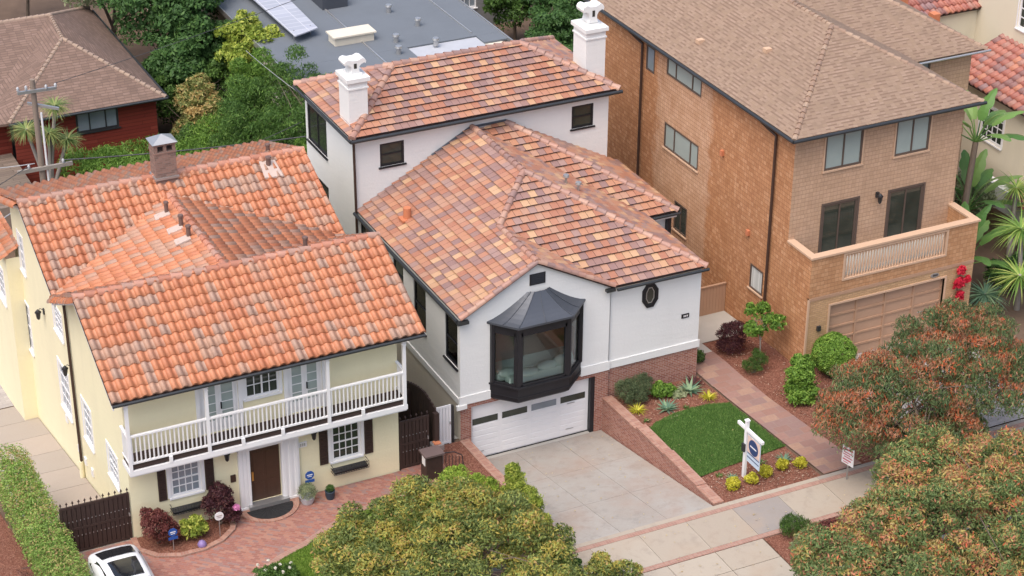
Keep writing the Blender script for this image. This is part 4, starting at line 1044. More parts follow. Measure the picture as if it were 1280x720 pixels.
tag(mb.build('doormat', M['doormat']), 'black half-round rubber mat on the brick step', 'doormat')
# small wall fittings
def lantern(x, y, z, face='S', nm='wall_lantern'):
    mb = MB(); dx, dy = (0, -1) if face == 'S' else (-1, 0)
    mb.box(x-.06, x+.06, y-.06, y+.06, z-.1, z+.12); mb.path([(x, y, z+.05), (x+dx*.16, y+dy*.16, z+.16), (x+dx*.24, y+dy*.24, z+.06)], .015, 5)
    c = (x+dx*.24, y+dy*.24, z); mb.lathe((c[0], c[1], z-.28), [(.03, 0), (.07, .06), (.1, .28), (.13, .3), (.02, .42)], 8)
    return mb
lantern(-9.62, YF, 3.75).build('wall_lantern', M['dark_metal'], yh); lantern(-6.5, YF, 3.75).build('wall_lantern', M['dark_metal'], yh)
lantern(XL, 9.15, 4.85, 'W').build('wall_lantern', M['dark_metal'], yh); lantern(XL, 5.7, 4.3, 'W').build('wall_lantern', M['dark_metal'], yh)
mb = MB(); mb.box(-9.48, -9.3, YF-.05, YF-.003, 2.45, 2.72); mb.build('mail_slot', M['bronze'], yh)
mb = MB(); mb.box(-6.98, -6.7, YF-.04, YF-.003, 3.15, 3.35); p_ = mb.build('number_plaque', WP, yh)
mb = MB(); [mb.box(-6.94+.07*k, -6.9+.07*k, YF-.046, YF-.041, 3.19, 3.31) for k in range(3)]; mb.build('numerals', M['steel'], p_)
def vent(y, z, w=.22, h=.3):
    mb = MB(); mb.box(XL-.06, XL-.003, y-w/2, y+w/2, z-h/2, z+h/2); mb.build('wall_vent', WP, yh)
for y, z in ((4.0, .9), (4.9, .85), (5.7, .9), (2.1, .75), (7.2, 1.35)): vent(y, z)
def planter(x0, x1, z0, nm='window_box', lab=None):
    mb = MB(); y0, y1 = YF-.34, YF-.02
    for z in (z0, z0+.12, z0+.26):
        mb.path([(x0, y1, z), (x0, y0, z), (x1, y0, z), (x1, y1, z)], .013, 4)
    n = int((x1-x0)/.09)
    for k in range(n+1): x = x0+(x1-x0)*k/n; mb.path([(x, y1, z0), (x, y0, z0), (x, y0, z0+.26)], .008, 4)
    mb.box(x0+.03, x1-.03, y0+.03, y1, z0+.01, z0+.1)
    return mb.build(nm, M['dark_metal'], yh)
planter(-5.85, -4.55, 1.88); planter(-11.65, -10.35, 1.92)
# downspout on the left
mb = MB(); mb.path([(XL-.08, 5.55, 7.0), (XL-.08, 5.5, 6.6), (XL-.08, 5.35, .55)], .055, 8); mb.build('downspout', M['bronze'], yh)
mb = MB(); mb.cyl((XL-.1, 5.35, .6), (XL-.1, 5.35, -.3), .09, .09, 10); mb.build('downspout_base', CR, yh)
# balcony
by = -1.74; bl, br = -13.06, -3.3
bp = MB(); bp.box(bl, br, by+.02, YF-.003, 4.38, 4.52); bal = bp.build('balcony', M['dark_wood'], yh)
mb = MB(); mb.box(bl-.05, br+.05, by-.06, by+.02, 4.18, 4.36); mb.box(bl-.05, bl+.03, by+.021, YF-.003, 4.18, 4.36); mb.box(br-.03, br+.05, by+.021, YF-.003, 4.18, 4.36); mb.box(bl-.02, br+.02, by-.02, YF-.004, 4.12, 4.18); mb.build('fascia', WP, bal)
mb = MB()
for z0, z1, w in ((4.6, 4.66, .035), (5.62, 5.68, .05)):
    mb.box(bl, br, by-w, by+w, z0, z1); mb.box(bl-w, bl+w, by+.05, YF-.003, z0, z1); mb.box(br-w, br+w, by+.05, YF-.003, z0, z1)
mb.build('handrail', WP, bal)
base_ = MB(); base_.box(-.022, .022, -.022, .022, 4.66, 5.62)
n = 66; bo_ = None
for k in range(n+1):
    x = bl+.1+(br-bl-.2)*k/n
    if bo_ is None:
        base_ = MB(); base_.box(x-.022, x+.022, by-.022, by+.022, 4.66, 5.62); bo_ = base_.build('baluster', WP, bal); x_0 = x
    else:
        c_ = bo_.copy(); COL.objects.link(c_); c_.parent = bal; c_.location = (x-x_0, 0, 0)
for side in (bl, br):
    for k in range(1, 7):
        c_ = bo_.copy(); COL.objects.link(c_); c_.parent = bal; c_.location = (side-x_0, (YF-by)*k/7.2, 0)
for x in (bl+.02, -10.36, -6.12, br-.04):
    mb = MB(); mb.box(x-.055, x+.055, by-.057, by+.057, 4.365, 6.96); mb.box(x-.08, x+.08, by-.08, by+.08, 6.84, 6.95); mb.box(x-.07, x+.07, by-.07, by+.07, 6.72, 6.76); mb.build('balcony_post', WP, bal)
for x in (-11.7, -9.2, -7.8, -4.9):
    mb = MB(); mb.box(x-.06, x+.06, by-.075, by-.03, 4.36, 4.6); mb.build('bracket', WP, bal)
# roofs
e0, e1 = -13.5, -2.6
F0, F1, F2, F3 = (e0, -1.84, 7.08), (e1, -1.84, 7.08), (e1, 2.1, 8.98), (e0, 2.1, 8.98); F4, F5 = (e1, 5.4, 7.35), (e0, 5.4, 7.35)
TB = M['tile_barrel']
tile_roof('roof', [[F0, F1, F2, F3]], 'barrel', TB, yh); tile_roof('roof', [[F4, F5, F3, F2]], 'barrel', TB, yh)
B0, B1, B2, B3 = (e0+.05, 5.2, 7.35), (e1, 5.2, 7.35), (e1, 9.4, 9.25), (e0+.05, 9.4, 9.25); B4, B5 = (e1, 13.9, 7.7), (e0+.05, 13.9, 7.7)
tile_roof('roof', [[B0, B1, B2, B3]], 'barrel', TB, yh); tile_roof('roof', [[B4, B5, B3, B2]], 'barrel', TB, yh)
Ma, Mb, Mc, Md = (-8.15, 2.3, 8.86), (-8.15, 8.5, 8.86), (e0+.1, 5.3, 7.47), (e1-.05, 5.3, 7.47)
tile_roof('roof', [[Ma, Mb, Mc]], 'barrel_s', TB, yh); tile_roof('roof', [[Ma, Md, Mb]], 'barrel_s', TB, yh)
slab_roof('roof_deck', [[F0, F1, F2, F3], [F4, F5, F3, F2], [B0, B1, B2, B3], [B4, B5, B3, B2], [Ma, Mb, Mc], [Ma, Md, Mb]], U, yh, .09, .02)
ridge('ridge_caps', [(F3, F2)], .13, .42, M['tile_cap_orange'], yh); ridge('ridge_caps', [(B3, B2)], .13, .42, M['tile_cap_orange'], yh); ridge('ridge_caps', [(Ma, Mb)], .12, .42, M['tile_cap_orange'], yh)
ridge('rake_caps', [((e0-.03, 2.1, 8.93), (e0-.03, 5.35, 7.36))], .14, .5, M['tile_barrel'], yh, -.06)
ridge('rake_caps', [((e0, 13.9, 7.68), (e0, 9.4, 9.2))], .14, .5, M['tile_barrel'], yh, -.06)
mb = MB()
for (a, b) in ((F0, F3), (F3, F5), (B0, B3), (B3, B5)):
    a, b = Vector(a), Vector(b); n = Vector((0, 0, -.02)); mb.hexa([a+Vector((.02, 0, -.26)), a+Vector((.07, 0, -.26)), b+Vector((.07, 0, -.26)), b+Vector((.02, 0, -.26)), a+Vector((.02, 0, -.1)), a+Vector((.07, 0, -.1)), b+Vector((.07, 0, -.1)), b+Vector((.02, 0, -.1))])
mb.build('rake_board', WP, yh)
mb = MB(); mb.path([(e0, -1.92, 7.01), (e1, -1.92, 7.01)], .06, 8); mb.build('gutter', M['gutter'], yh)
mb = MB(); mb.box(e0+.4, e1-.5, -1.8, YF, 6.97, 7.02); mb.build('soffit', WP, yh)
for (x, y, z, h, r) in ((-8.62, 7.3, 8.75, .42, .075), (-8.5, 6.0, 8.78, .42, .08), (-8.52, 5.1, 8.78, .42, .08), (-5.2, 2.4, 8.82, .45, .08), (-4.15, 8.9, 9.0, .4, .09), (-3.7, 10.2, 8.9, .4, .08)):
    mb = MB(); mb.cyl((x, y, z-.15), (x, y, z+h), r, r, 10); mb.cyl((x, y, z+h), (x, y, z+h+.06), r*1.35, r*1.2, 10); v_ = mb.build('vent_pipe', M['pipe_vent'], yh)
pm = plain('pale_mortar', (.50, .40, .35), .9, .15, 6, .2)
for x, y in ((-8.66, 7.25), (-8.6, 5.95), (-8.62, 5.05)):
    z = lambda xx: 8.86-.265*(-8.15-xx)+.10
    mb = MB(); q = [(x-.45, y-.2), (x+.1, y-.22), (x+.12, y+.16), (x-.4, y+.2)]; mb.hexa([(a, b, z(a)-.06) for a, b in q]+[(a, b, z(a)) for a, b in q]); mb.build('mortar_patch', pm, yh)
mb = MB(); q = [(-4.5, 8.35), (-3.8, 8.3), (-3.85, 9.05), (-4.45, 9.1)]; z = lambda y: 7.35+.452*(y-5.2)+.12; mb.hexa([(a, b, z(b)-.06) for a, b in q]+[(a, b, z(b)) for a, b in q]); mb.build('mortar_patch', pm, yh)
mb = MB(); mb.box(-8.42, -7.62, 9.0, 9.65, 8.7, 10.3); ch = mb.build('chimney', bricks('sooty_chimney_brick', .22, .075, [(.22, .14, .115), (.27, .17, .14), (.17, .115, .10), (.30, .19, .155)], (.24, .20, .18), .012), yh)
mb = MB(); mb.box(-8.46, -7.58, 8.96, 9.69, 10.62, 10.7); mb.box(-8.44, -7.6, 8.98, 9.67, 10.3, 10.36)
for x in (-8.42, -8.08, -7.74): mb.box(x, x+.12, 9.0, 9.1, 10.36, 10.62); mb.box(x, x+.12, 9.55, 9.65, 10.36, 10.62)
mb.box(-8.42, -8.32, 9.1, 9.55, 10.36, 10.62); mb.box(-7.72, -7.62, 9.1, 9.55, 10.36, 10.62)
mb.build('chimney_top', bpy.data.materials['sooty_chimney_brick'], ch)
mb = MB(); q = [(-8.5, 8.92, 10.7), (-7.54, 8.92, 10.7), (-7.54, 9.73, 10.7), (-8.5, 9.73, 10.7)]; ap = (-8.02, 9.32, 10.95)
for k in range(4): mb.face([q[k], q[(k+1) % 4], ap])
mb.face(q[::-1]); mb.build('chimney_cap', M['steel'], ch)
mb = MB(); mb.box(-8.47, -7.57, 8.94, 9.0, 9.28, 9.36); mb.box(-8.47, -8.42, 9.0, 9.7, 9.28, 9.36); mb.build('flashing', M['steel'], ch)

# ================================================================== BROWN HOUSE
bh = thing('brown_house', 'tall brown cedar shingled house with hipped asphalt roof, shingled balcony and double garage', 'house', (17, 8, 1.4))
BX, BY, UY = 13.3, -1.45, .2
XR2 = 20.92
mb = MB()
SWn = [(10.7, 11.4, 9.0, 10.1), (6.95, 9.7, 9.4, 10.2), (6.95, 9.68, 6.2, 7.3), (1.7, 2.64, 3.03, 4.07), (7.58, 8.6, 2.9, 4.2)]
wall(mb, 'W', BX, UY, 16.4, -1, 10.5, SWn); wall(mb, 'W', BX, BY, UY, .6, 6.1)
mb.build('side_wall', M['shingle_orange'], bh)
mb = MB(); FWn = [(14.65, 16.33, 8.78, 10.28), (17.83, 19.41, 8.76, 10.28), (14.77, 16.33, 4.98, 7.33), (17.8, 19.38, 4.98, 7.3)]
wall(mb, 'S', UY, BX, XR2, 4.9, 10.5, FWn); mb.face([(XR2, UY, 0), (XR2, 16.4, -1), (XR2, 16.4, 10.5), (XR2, UY, 10.5)]); mb.face([(XR2, 16.4, -1), (BX, 16.4, -1), (BX, 16.4, 10.5), (XR2, 16.4, 10.5)])
mb.build('upper_wall', M['shingle_tan'], bh)
# parapet with balustrade opening
mb = MB(); OPN = [(14.78, 19.47, 4.98, 6.02)]
wall(mb, 'S', BY, BX, XR2, 4.47, 6.12, OPN, .2); mb.face([(14.78, BY+.2, 4.47), (BX+.2, BY+.2, 4.47), (BX+.2, BY+.2, 6.12), (14.78, BY+.2, 6.12)][::-1])
mb.face([(19.47, BY+.2, 4.47), (XR2-.2, BY+.2, 4.47), (XR2-.2, BY+.2, 6.12), (19.47, BY+.2, 6.12)][::-1])
mb.face([(XR2, BY, 4.47), (XR2, UY, 4.47), (XR2, UY, 6.12), (XR2, BY, 6.12)]); mb.face([(XR2-.2, BY, 4.9), (XR2-.2, UY, 4.9), (XR2-.2, UY, 6.12), (XR2-.2, BY, 6.12)][::-1]); mb.face([(BX+.2, BY, 4.9), (BX+.2, UY, 4.9), (BX+.2, UY, 6.12), (BX+.2, BY, 6.12)])
pp = mb.build('balcony_parapet', M['shingle_para'], bh)
mb = MB(); mb.box(BX-.05, XR2+.06, BY-.06, BY+.26, 6.12, 6.2); mb.box(BX-.05, BX+.26, BY+.261, UY-.003, 6.12, 6.2); mb.box(XR2-.24, XR2+.06, BY+.261, UY-.003, 6.12, 6.2); mb.build('cap_rail', M['tan_light'], pp)
mb = MB(); mb.box(14.72, 14.8, BY-.03, BY+.14, 4.92, 6.08); mb.box(19.45, 19.53, BY-.03, BY+.14, 4.92, 6.08); mb.box(14.8, 19.45, BY-.035, BY+.14, 4.92, 5.0); mb.box(14.8, 19.45, BY-.02, BY+.12, 6.0, 6.08); mb.build('balustrade_frame', M['tan_light'], pp)
p0_ = None
for k in range(36):
    x = 14.87+4.5*k/35
    if p0_ is None:
        mb = MB(); mb.lathe((x, BY+.05, 5.0), [(.035, 0), (.035, .12), (.02, .18), (.042, .35), (.03, .6), (.02, .8), (.035, .88), (.035, 1.0)], 8); p0_ = mb.build('baluster', M['tan_light'], pp)
    else: c_ = p0_.copy(); COL.objects.link(c_); c_.parent = pp; c_.location = (4.5*k/35, 0, 0)
mb = MB(); mb.box(BX+.02, XR2-.02, BY+.01, UY-.003, 4.8, 4.9); mb.build('balcony_floor', M['concrete'], bh)
# ground floor
mb = MB(); wall(mb, 'S', BY, BX, XR2, .8, 4.32, [(14.3, 19.6, .8, 3.95)], .2); mb.face([(XR2, BY, .5), (XR2, UY+6, .5), (XR2, UY+6, 4.32), (XR2, BY, 4.32)]); mb.build('brick_wall', M['brick_tan'], bh)
mb = MB(); mb.box(BX, XR2, BY-.02, BY+.1, 4.325, 4.46); mb.build('soldier_course', M['tan_wood'], bh)
mb = MB(); mb.box(BX-.025, BX+.05, BY-.025, BY+.04, .8, 4.4); mb.box(14.22, 14.3, BY-.03, BY+.16, 1.2, 4.03); mb.box(19.6, 19.68, BY-.03, BY+.16, 1.2, 4.03); mb.box(14.3, 19.6, BY-.03, BY+.16, 3.95, 4.03); mb.build('corner_trim', M['tan_light'], bh)
mb = MB(); mb.box(14.3, 19.6, BY+.16, BY+.2, 1.3, 3.95); gd = mb.build('garage_door', M['garage_tan'], bh)
mb = MB()
for i in range(5): x = 14.3+5.3*i/4; mb.box(x-.05, x+.05, BY+.11, BY+.16, 1.3, 3.95)
for j in range(6): z = 1.32+2.6*j/5; mb.box(14.3, 19.6, BY+.115, BY+.16, z-.04, z+.04)
mb.build('door_rail', M['tan_wood'], gd)
mb = MB(); mb.box(18.5, 18.8, BY+.08, BY+.1, 2.6, 2.63); mb.build('handle', M['steel'], gd)
mb = MB(); mb.lathe((19.1, BY-.02, 4.19), [(.0, 0)]*2+[(.01, .01)]); mb = MB()
pr = [(18.93+.2*math.cos(t)+.15, 4.18+.09*math.sin(t)) for t in [2*math.pi*k/16 for k in range(16)]]; mb.extr([(x, BY-.003, z) for x, z in pr], (0, -.03, 0)); q_ = mb.build('number_plaque', M['steel'], bh)
mb = MB(); [mb.box(18.98+.06*k, 19.02+.06*k, BY-.038, BY-.034, 4.14, 4.22) for k in range(4)]; mb.build('numerals', M['black_paint'], q_)
mb = MB(); mb.box(13.75, 13.9, BY-.1, BY-.003, 3.0, 3.2); mb.build('wall_light', M['dark_metal'], bh)
# windows
FB = M['frame_brown']
for k, (a, b, c, d) in enumerate(FWn):
    window(bh, 'S', UY, a, b, c, d, FB, M['glass_pale'] if k < 2 else M['glass_dark'], .08, sash=[.5], depth=.06, trim=.06 if k < 2 else .08, trimmat=M['tan_light'] if k < 2 else M['frame_brown'], sill=k < 2, name='window' if k < 2 else 'balcony_door')
window(bh, 'W', BX, *SWn[0], FB, M['glass_blue'], .07, depth=.05, sill=False)
window(bh, 'W', BX, *SWn[1], FB, M['glass_pale'], .07, sash=[.25, .75], depth=.05, sill=False)
window(bh, 'W', BX, *SWn[2], FB, M['glass_pale'], .07, sash=[.22, .72], depth=.05, trimmat=M['tan_light'])
window(bh, 'W', BX, *SWn[3], FB, M['curtain'], .07, depth=.05, trimmat=M['tan_light'])
window(bh, 'W', BX, *SWn[4], FB, M['glass_dark'], .07, sash=[.5], depth=.05, trimmat=M['tan_light'])
lantern(17.2, UY, 7.3).build('wall_lantern', M['dark_metal'], bh)
for y, z in ((5.1, 7.8), (2.9, 5.3)):
    mb = MB(); mb.box(BX-.12, BX-.003, y-.08, y+.08, z-.12, z+.1); mb.build('wall_vent', M['terracotta'], bh)
for y, zb in ((1.35, 2.72), (11.6, 1.5)):
    mb = MB(); mb.path([(12.95, y+.75, 10.42), (13.18, y+.6, 10.15), (13.2, y, 10.05), (13.2, y, 9.9), (13.2, y, zb)], .055, 8); mb.build('downspout', M['bronze'], bh)
E0, E1, E2, E3 = (12.95, -.2, 10.56), (21.5, -.2, 10.56), (21.5, 16.9, 10.56), (12.95, 16.9, 10.56); A0, A1 = (17.22, 4.07, 12.86), (17.22, 12.63, 12.86)
slab_roof('roof', [[E0, E1, A0], [E3, E0, A0, A1], [E1, E2, A1, A0], [E2, E3, A1]], M['roof_brown'], bh, .12)
ridge('ridge_caps', [(E0, A0), (E1, A0), (A0, A1)], .1, .3, tiles('brown_ridge_shingle', [(0, (.33, .23, .165)), (.3, (.27, .18, .13)), (.6, (.36, .26, .19)), (.8, (.24, .16, .12))], .95), bh, -.05)
mb = MB(); mb.path([(12.88, -.28, 10.5), (21.56, -.28, 10.5)], .07, 8); mb.path([(12.88, -.28, 10.5), (12.88, 16.9, 10.5)], .07, 8); mb.build('gutter', M['gutter'], bh)
mb = MB(); mb.box(13.0, 21.4, -.15, .2, 10.38, 10.44); mb.box(13.0, 13.3, .2, 16.4, 10.38, 10.44); mb.build('soffit', M['tan_wood'], bh)
for x, y in ((14.0, 8.4), (15.1, 3.2+2.0)):
    z = 10.56+(x-12.95)*.539; mb = MB(); mb.box(x-.14, x+.14, y-.12, y+.12, z-.05, z+.12); mb.build('roof_vent', M['tan_light'], bh)
# right rear wing
G0, G1, G2, GA, GB = (17.3, 4.65, 10.3), (25.4, 4.65, 10.3), (25.4, 18, 10.3), (21.35, 8.7, 12.45), (21.35, 18, 12.45)
slab_roof('wing_roof', [[(17.3, 4.65, 10.3), G1, GA, (17.3, 8.7, 12.45)], [G1, G2, GB, GA], [(17.3, 8.7, 12.45), GA, GB, (17.3, 18, 12.45)]], M['roof_brown'], bh, .1)
mb = MB(); wall(mb, 'S', 5.1, XR2, 25.0, 1, 10.3, [(21.7, 22.95, 9.0, 10.1)]); mb.face([(25, 5.1, 1), (25, 18, 1), (25, 18, 10.3), (25, 5.1, 10.3)]); mb.build('wing_wall', M['shingle_tan'], bh)
window(bh, 'S', 5.1, 21.7, 22.95, 9.0, 10.1, FB, M['glass_blue'], .08, depth=.05)
mb = MB(); mb.path([(21.6, 4.56, 10.22), (25.5, 4.56, 10.22)], .05, 8); mb.build('gutter', M['steel'], bh)
ridge('ridge_caps', [(G1, GA)], .1, .3, bpy.data.materials['brown_ridge_shingle'], bh, -.05)

# ================================================================== GATES, FENCES, SMALL THINGS
def gate(name, label, x0, x1, y, z0, z1, mat, nb, spikes=True, rails=3, th=.06):
    t = thing(name, label, 'gate', ((x0+x1)/2, y, z0))
    mb = MB(); w = (x1-x0-.16)/nb
    for k in range(nb): mb.box(x0+.08+w*k+.012, x0+.08+w*(k+1)-.012, y-.02-.006*(k % 2), y+.015, z0+.06, z1-.06)
    mb.box(x0+.08, x1-.08, y+.016, y+.03, z0+.06, z1-.06)
    mb.build('boards', mat, t)
    mb = MB(); mb.box(x0, x0+.08, y-th/2-.01, y+th/2, z0, z1); mb.box(x1-.08, x1, y-th/2-.01, y+th/2, z0, z1)
    for j in range(rails): z = z0+.03+(z1-z0-.12)*j/(rails-1); mb.box(x0+.08, x1-.08, y-th/2-.005, y+th/2-.005, z, z+.09)
    mb.build('gate_frame', mat, t)
    if spikes:
        n = max(4, int((x1-x0)/.2)); mb = MB()
        for k in range(n+1):
            x = x0+.05+(x1-x0-.1)*k/n; mb.cyl((x, y, z1), (x, y, z1+.08), .015, .015, 6); mb.lathe((x, y, z1+.08), [(.01, 0), (.045, .03), (.03, .06), (.004, .12)], 6)
        mb.build('finials', mat, t)
        mb = MB()
        for j in (.36, .68):
            for k in range(int((x1-x0)/.13)): x = x0+.14+k*.13; z = z0+(z1-z0)*j; mb.box(x-.015, x+.015, y-.045, y-.03, z-.015, z+.015)
        mb.build('studs', M['steel'], t)
    mb = MB(); mb.box(x1-.07, x1-.03, y-.09, y-.04, z0+(z1-z0)*.52, z0+(z1-z0)*.58); mb.build('latch', M['steel'], t)
    return t
gate('driveway_gate', 'wide dark brown boarded driveway gate with finials beside the yellow house', -15.35, -13.0, -.92, 1.17, 3.03, M['dark_wood'], 14)
gate('side_gate', 'narrow dark brown gate with finials between the yellow house and the white gate', -3.24, -2.1, -.9, 1.17, 3.15, M['dark_wood'], 7)
gate('white_gate', 'white boarded gate against the brick pier of the garage', -1.5, -.84, -.02, 1.14, 2.76, M['white_paint'], 4, False, 2, .05)
mb = MB(); mb.box(-.8, -.72, -.06, .04, 1.1, 2.7); tag(mb.build('gate_post', M['dark_metal']), 'thin dark post between the white gate and the brick pier', 'post')
t = thing('divider_fence', 'dark brown wooden fence with a curved top running back between the yellow and white houses', 'fence', (-1.75, 3, 0))
mb = MB(); n = 34
for k in range(n):
    y = -.85+k*.22; z = hz(-1.7, y); h = 2.0+.35*math.cos(min(1, abs(y-.4)/1.6)*math.pi/2)**.7 if y < 2 else 1.9
    mb.hexa([(-1.83, y, z-.2), (-1.77, y, z-.2), (-1.77, y+.21, z-.2), (-1.83, y+.21, z-.2), (-1.83, y, z+h), (-1.77, y, z+h), (-1.77, y+.21, z+h-.01), (-1.83, y+.21, z+h-.01)])
mb.build('boards', M['dark_wood'], t)
mb = MB()
for k in range(4): y = -.9+k*2.3; z = hz(-1.7, y); mb = MB(); mb.box(-1.9, -1.72, y-.09, y+.09, z-.2, z+2.0); mb.build('fence_post', M['dark_wood'], t)
t = thing('wooden_side_fence', 'tan wooden fence closing the passage between the white house and the brown house', 'fence', (11.4, 4.3, .9))
mb = MB()
for k in range(26): x = 9.52+k*.145; mb.box(x, x+.137, 4.3, 4.33+.006*(k % 2), .7, 2.36)
mb.build('boards', M['tan_wood'], t); mb = MB(); mb.box(9.5, 13.28, 4.26, 4.36, 2.37, 2.42); mb.box(9.5, 13.28, 4.27, 4.3, 1.0, 1.08); mb.build('rails', M['tan_wood'], t)
# cabinet, crate, rail
t = thing('parcel_cabinet', 'dark brown upright box with a white notice, standing by the narrow dark gate', 'cabinet', (-2.4, -1.85, 1.18))
mb = MB(); mb.box(-2.72, -2.1, -2.1, -1.62, 1.16, 2.2); mb.build('body', M['dark_wood'], t)
mb = MB(); mb.box(-2.78, -2.04, -2.16, -1.56, 2.2, 2.27); mb.build('lid', plain('grey_brown_lid', (.14, .10, .095), .7), t)
mb = MB(); mb.box(-2.735, -2.722, -2.0, -1.75, 1.8, 2.12); mb.build('notice', M['white_paint'], t)
t = thing('crate', 'small pale crate with a red lid behind the dark brown cabinet', 'crate', (-1.95, -1.0, 1.2))
mb = MB(); mb.box(-2.05, -1.65, -1.25, -.85, 1.75, 1.98); [mb.box(x-.02, x+.02, y-.02, y+.02, 1.17, 1.75) for x in (-2.0, -1.7) for y in (-1.2, -.9)]; mb.build('body', M['steel'], t); mb = MB(); mb.box(-1.97, -1.73, -1.17, -.93, 1.985, 2.03); mb.build('lid', M['terracotta'], t)
t = thing('garden_rail', 'curved dark wrought iron rail beside the dark brown cabinet', 'rail', (-1.6, -1.6, 1.2))
mb = MB()
for k in range(7):
    x = -1.95+k*.13; z = 1.95-.05*k; mb.cyl((x, -1.75, 1.18), (x, -1.75, z), .012, .012, 5)
mb.build('bars', M['dark_metal'], t); mb = MB(); mb.path([(-1.98, -1.75, 2.0), (-1.5, -1.75, 1.93), (-1.2, -1.75, 1.72), (-1.12, -1.75, 1.2)], .02, 6); mb.build('handrail', M['dark_metal'], t)

# estate-agent style hanging sign on white post
t = thing('hanging_sign', 'white post with arm and hanging board with navy disc, standing in the mulch bed', 'sign', (7.3, -6.9, 1.45))
mb = MB(); mb.box(7.24, 7.36, -6.96, -6.84, 1.4, 3.75); mb.prism([(7.22, -6.98), (7.38, -6.98), (7.38, -6.82), (7.22, -6.82)], 3.75, 3.8); mb.build('post', WP, t, bevel=.01)
mb = MB(); mb.box(7.25, 7.35, -7.95, -6.35, 3.36, 3.48); mb.build('arm', WP, t, bevel=.01)
def sign_panel(): pass
mb = MB(); mb.box(7.285, 7.315, -7.82, -7.02, 2.22, 3.28); pn = mb.build('board', M['sign_pale'], t)
mb = MB(); mb.box(7.275, 7.325, -7.81, -7.03, 2.62, 3.27); mb.build('board_face', M['sign_peach'], pn)
mb = MB(); pr = [(-7.42+.3*math.cos(a), 2.93+.3*math.sin(a)) for a in [2*math.pi*k/28 for k in range(28)]]; mb.extr([(7.272, y, z) for y, z in pr], (-.004, 0, 0)); mb.extr([(7.328, y, z) for y, z in pr], (.004, 0, 0)); mb.build('disc', M['sign_blue'], pn)
mb = MB()
for x in (7.262, 7.334): mb.box(x, x+.005, -7.62, -7.22, 2.91, 2.955)
mb.build('lettering', WP, pn)
mb = MB(); [mb.box(7.278, 7.322, -7.8, -7.04, z, z+.035) for z in (2.56, 2.4)]; mb.build('stripe', M['sign_blue'], pn)
mb = MB(); [mb.path([(7.3, y, 3.36), (7.3, y, 3.28)], .01, 4) for y in (-7.75, -7.1)]; mb.build('hooks', M['steel'], t)
mb = MB(); mb.box(7.17, 7.24, -6.98, -6.82, 2.55, 2.85); mb.build('leaflet_box', M['dark_metal'], t)
t = thing('yard_sign', 'small white board with pink lines of writing at the sidewalk under the red-tipped tree', 'sign', (10.45, -8.65, 1.5))
mb = MB(); a, b = Vector((10.3, -8.42, .1)), Vector((10.42, -8.95, .1)); n_ = Vector((.0098, .0022, 0))*2; mb.hexa([a+Vector((0, 0, 2.05)), b+Vector((0, 0, 2.05)), b+n_+Vector((0, 0, 2.05)), a+n_+Vector((0, 0, 2.05)), a+Vector((0, 0, 2.75)), b+Vector((0, 0, 2.75)), b+n_+Vector((0, 0, 2.75)), a+n_+Vector((0, 0, 2.75))]); mb.build('board', WP, t)
mb = MB()
for z, s0, s1, h in ((2.62, .1, .9, .06), (2.5, .15, .85, .035), (2.41, .1, .7, .035), (2.32, .2, .9, .035), (2.2, .1, .8, .05), (2.11, .15, .6, .03)):
    p, q = a.lerp(b, s0)-n_*.4, a.lerp(b, s1)-n_*.4; w = n_*.2; u = Vector((0, 0, 1)); mb.hexa([p+u*z, q+u*z, q+w+u*z, p+w+u*z, p+u*(z+h), q+u*(z+h), q+w+u*(z+h), p+w+u*(z+h)])
mb.build('lettering', M['sign_red'], t); mb = MB(); mb.box(10.38, 10.42, -8.7, -8.66, 1.5, 2.15); mb.build('stake', M['steel'], t)
# little security signs on stakes
def yard_badge(name, label, x, y, z, mat, shape, h=.75, r=.13):
    t = thing(name, label, 'sign', (x, y, z)); mb = MB(); mb.cyl((x, y, z-.05), (x, y, z+h), .015, .015, 6); mb.build('stake', M['steel'], t)
    k = 8 if shape == 'oct' else 16
    mb = MB(); pr = [(x+r*math.cos(2*math.pi*(i+.5)/k), z+h+r*math.sin(2*math.pi*(i+.5)/k)) for i in range(k)]; mb.extr([(a_, y-.02, b_) for a_, b_ in pr], (0, -.02, 0))
    if shape == 'oct': mb.box(x-r, x+r, y-.04, y-.02, z+h-r*1.75, z+h-r*1.1)
    p = mb.build('plate', mat, t)
    mb = MB(); mb.box(x-r*.6, x+r*.6, y-.046, y-.0415, z+h+.0, z+h+.035); mb.box(x-r*.45, x+r*.45, y-.046, y-.0415, z+h-.06, z+h-.035); mb.build('lettering', WP if shape == 'oct' else M['steel'], p)
yard_badge('yard_badge', 'small blue octagonal sign on a stake in the bed left of the yellow-green shrub', -12.0, -2.3, 1.25, M['sign_bright'], 'oct', .75, .16)
yard_badge('yard_badge', 'small blue octagonal sign on a stake right of the front door of the yellow house', -6.75, -1.25, 1.2, M['sign_bright'], 'oct', .95, .17)
yard_badge('yard_badge', 'small white oval sign on a stake at the right end of the planting bed', -10.35, -2.2, 1.25, M['white_paint'], 'round', .85, .16)
mb = MB(); mb.lathe((-11.1, -2.55, 1.25), [(.03, 0), (.13, .06), (.16, .15), (.1, .26), (.02, .3)], 12); tag(mb.build('ornament', M['purple']), 'small purple glazed ornament at the front of the planting bed', 'ornament')

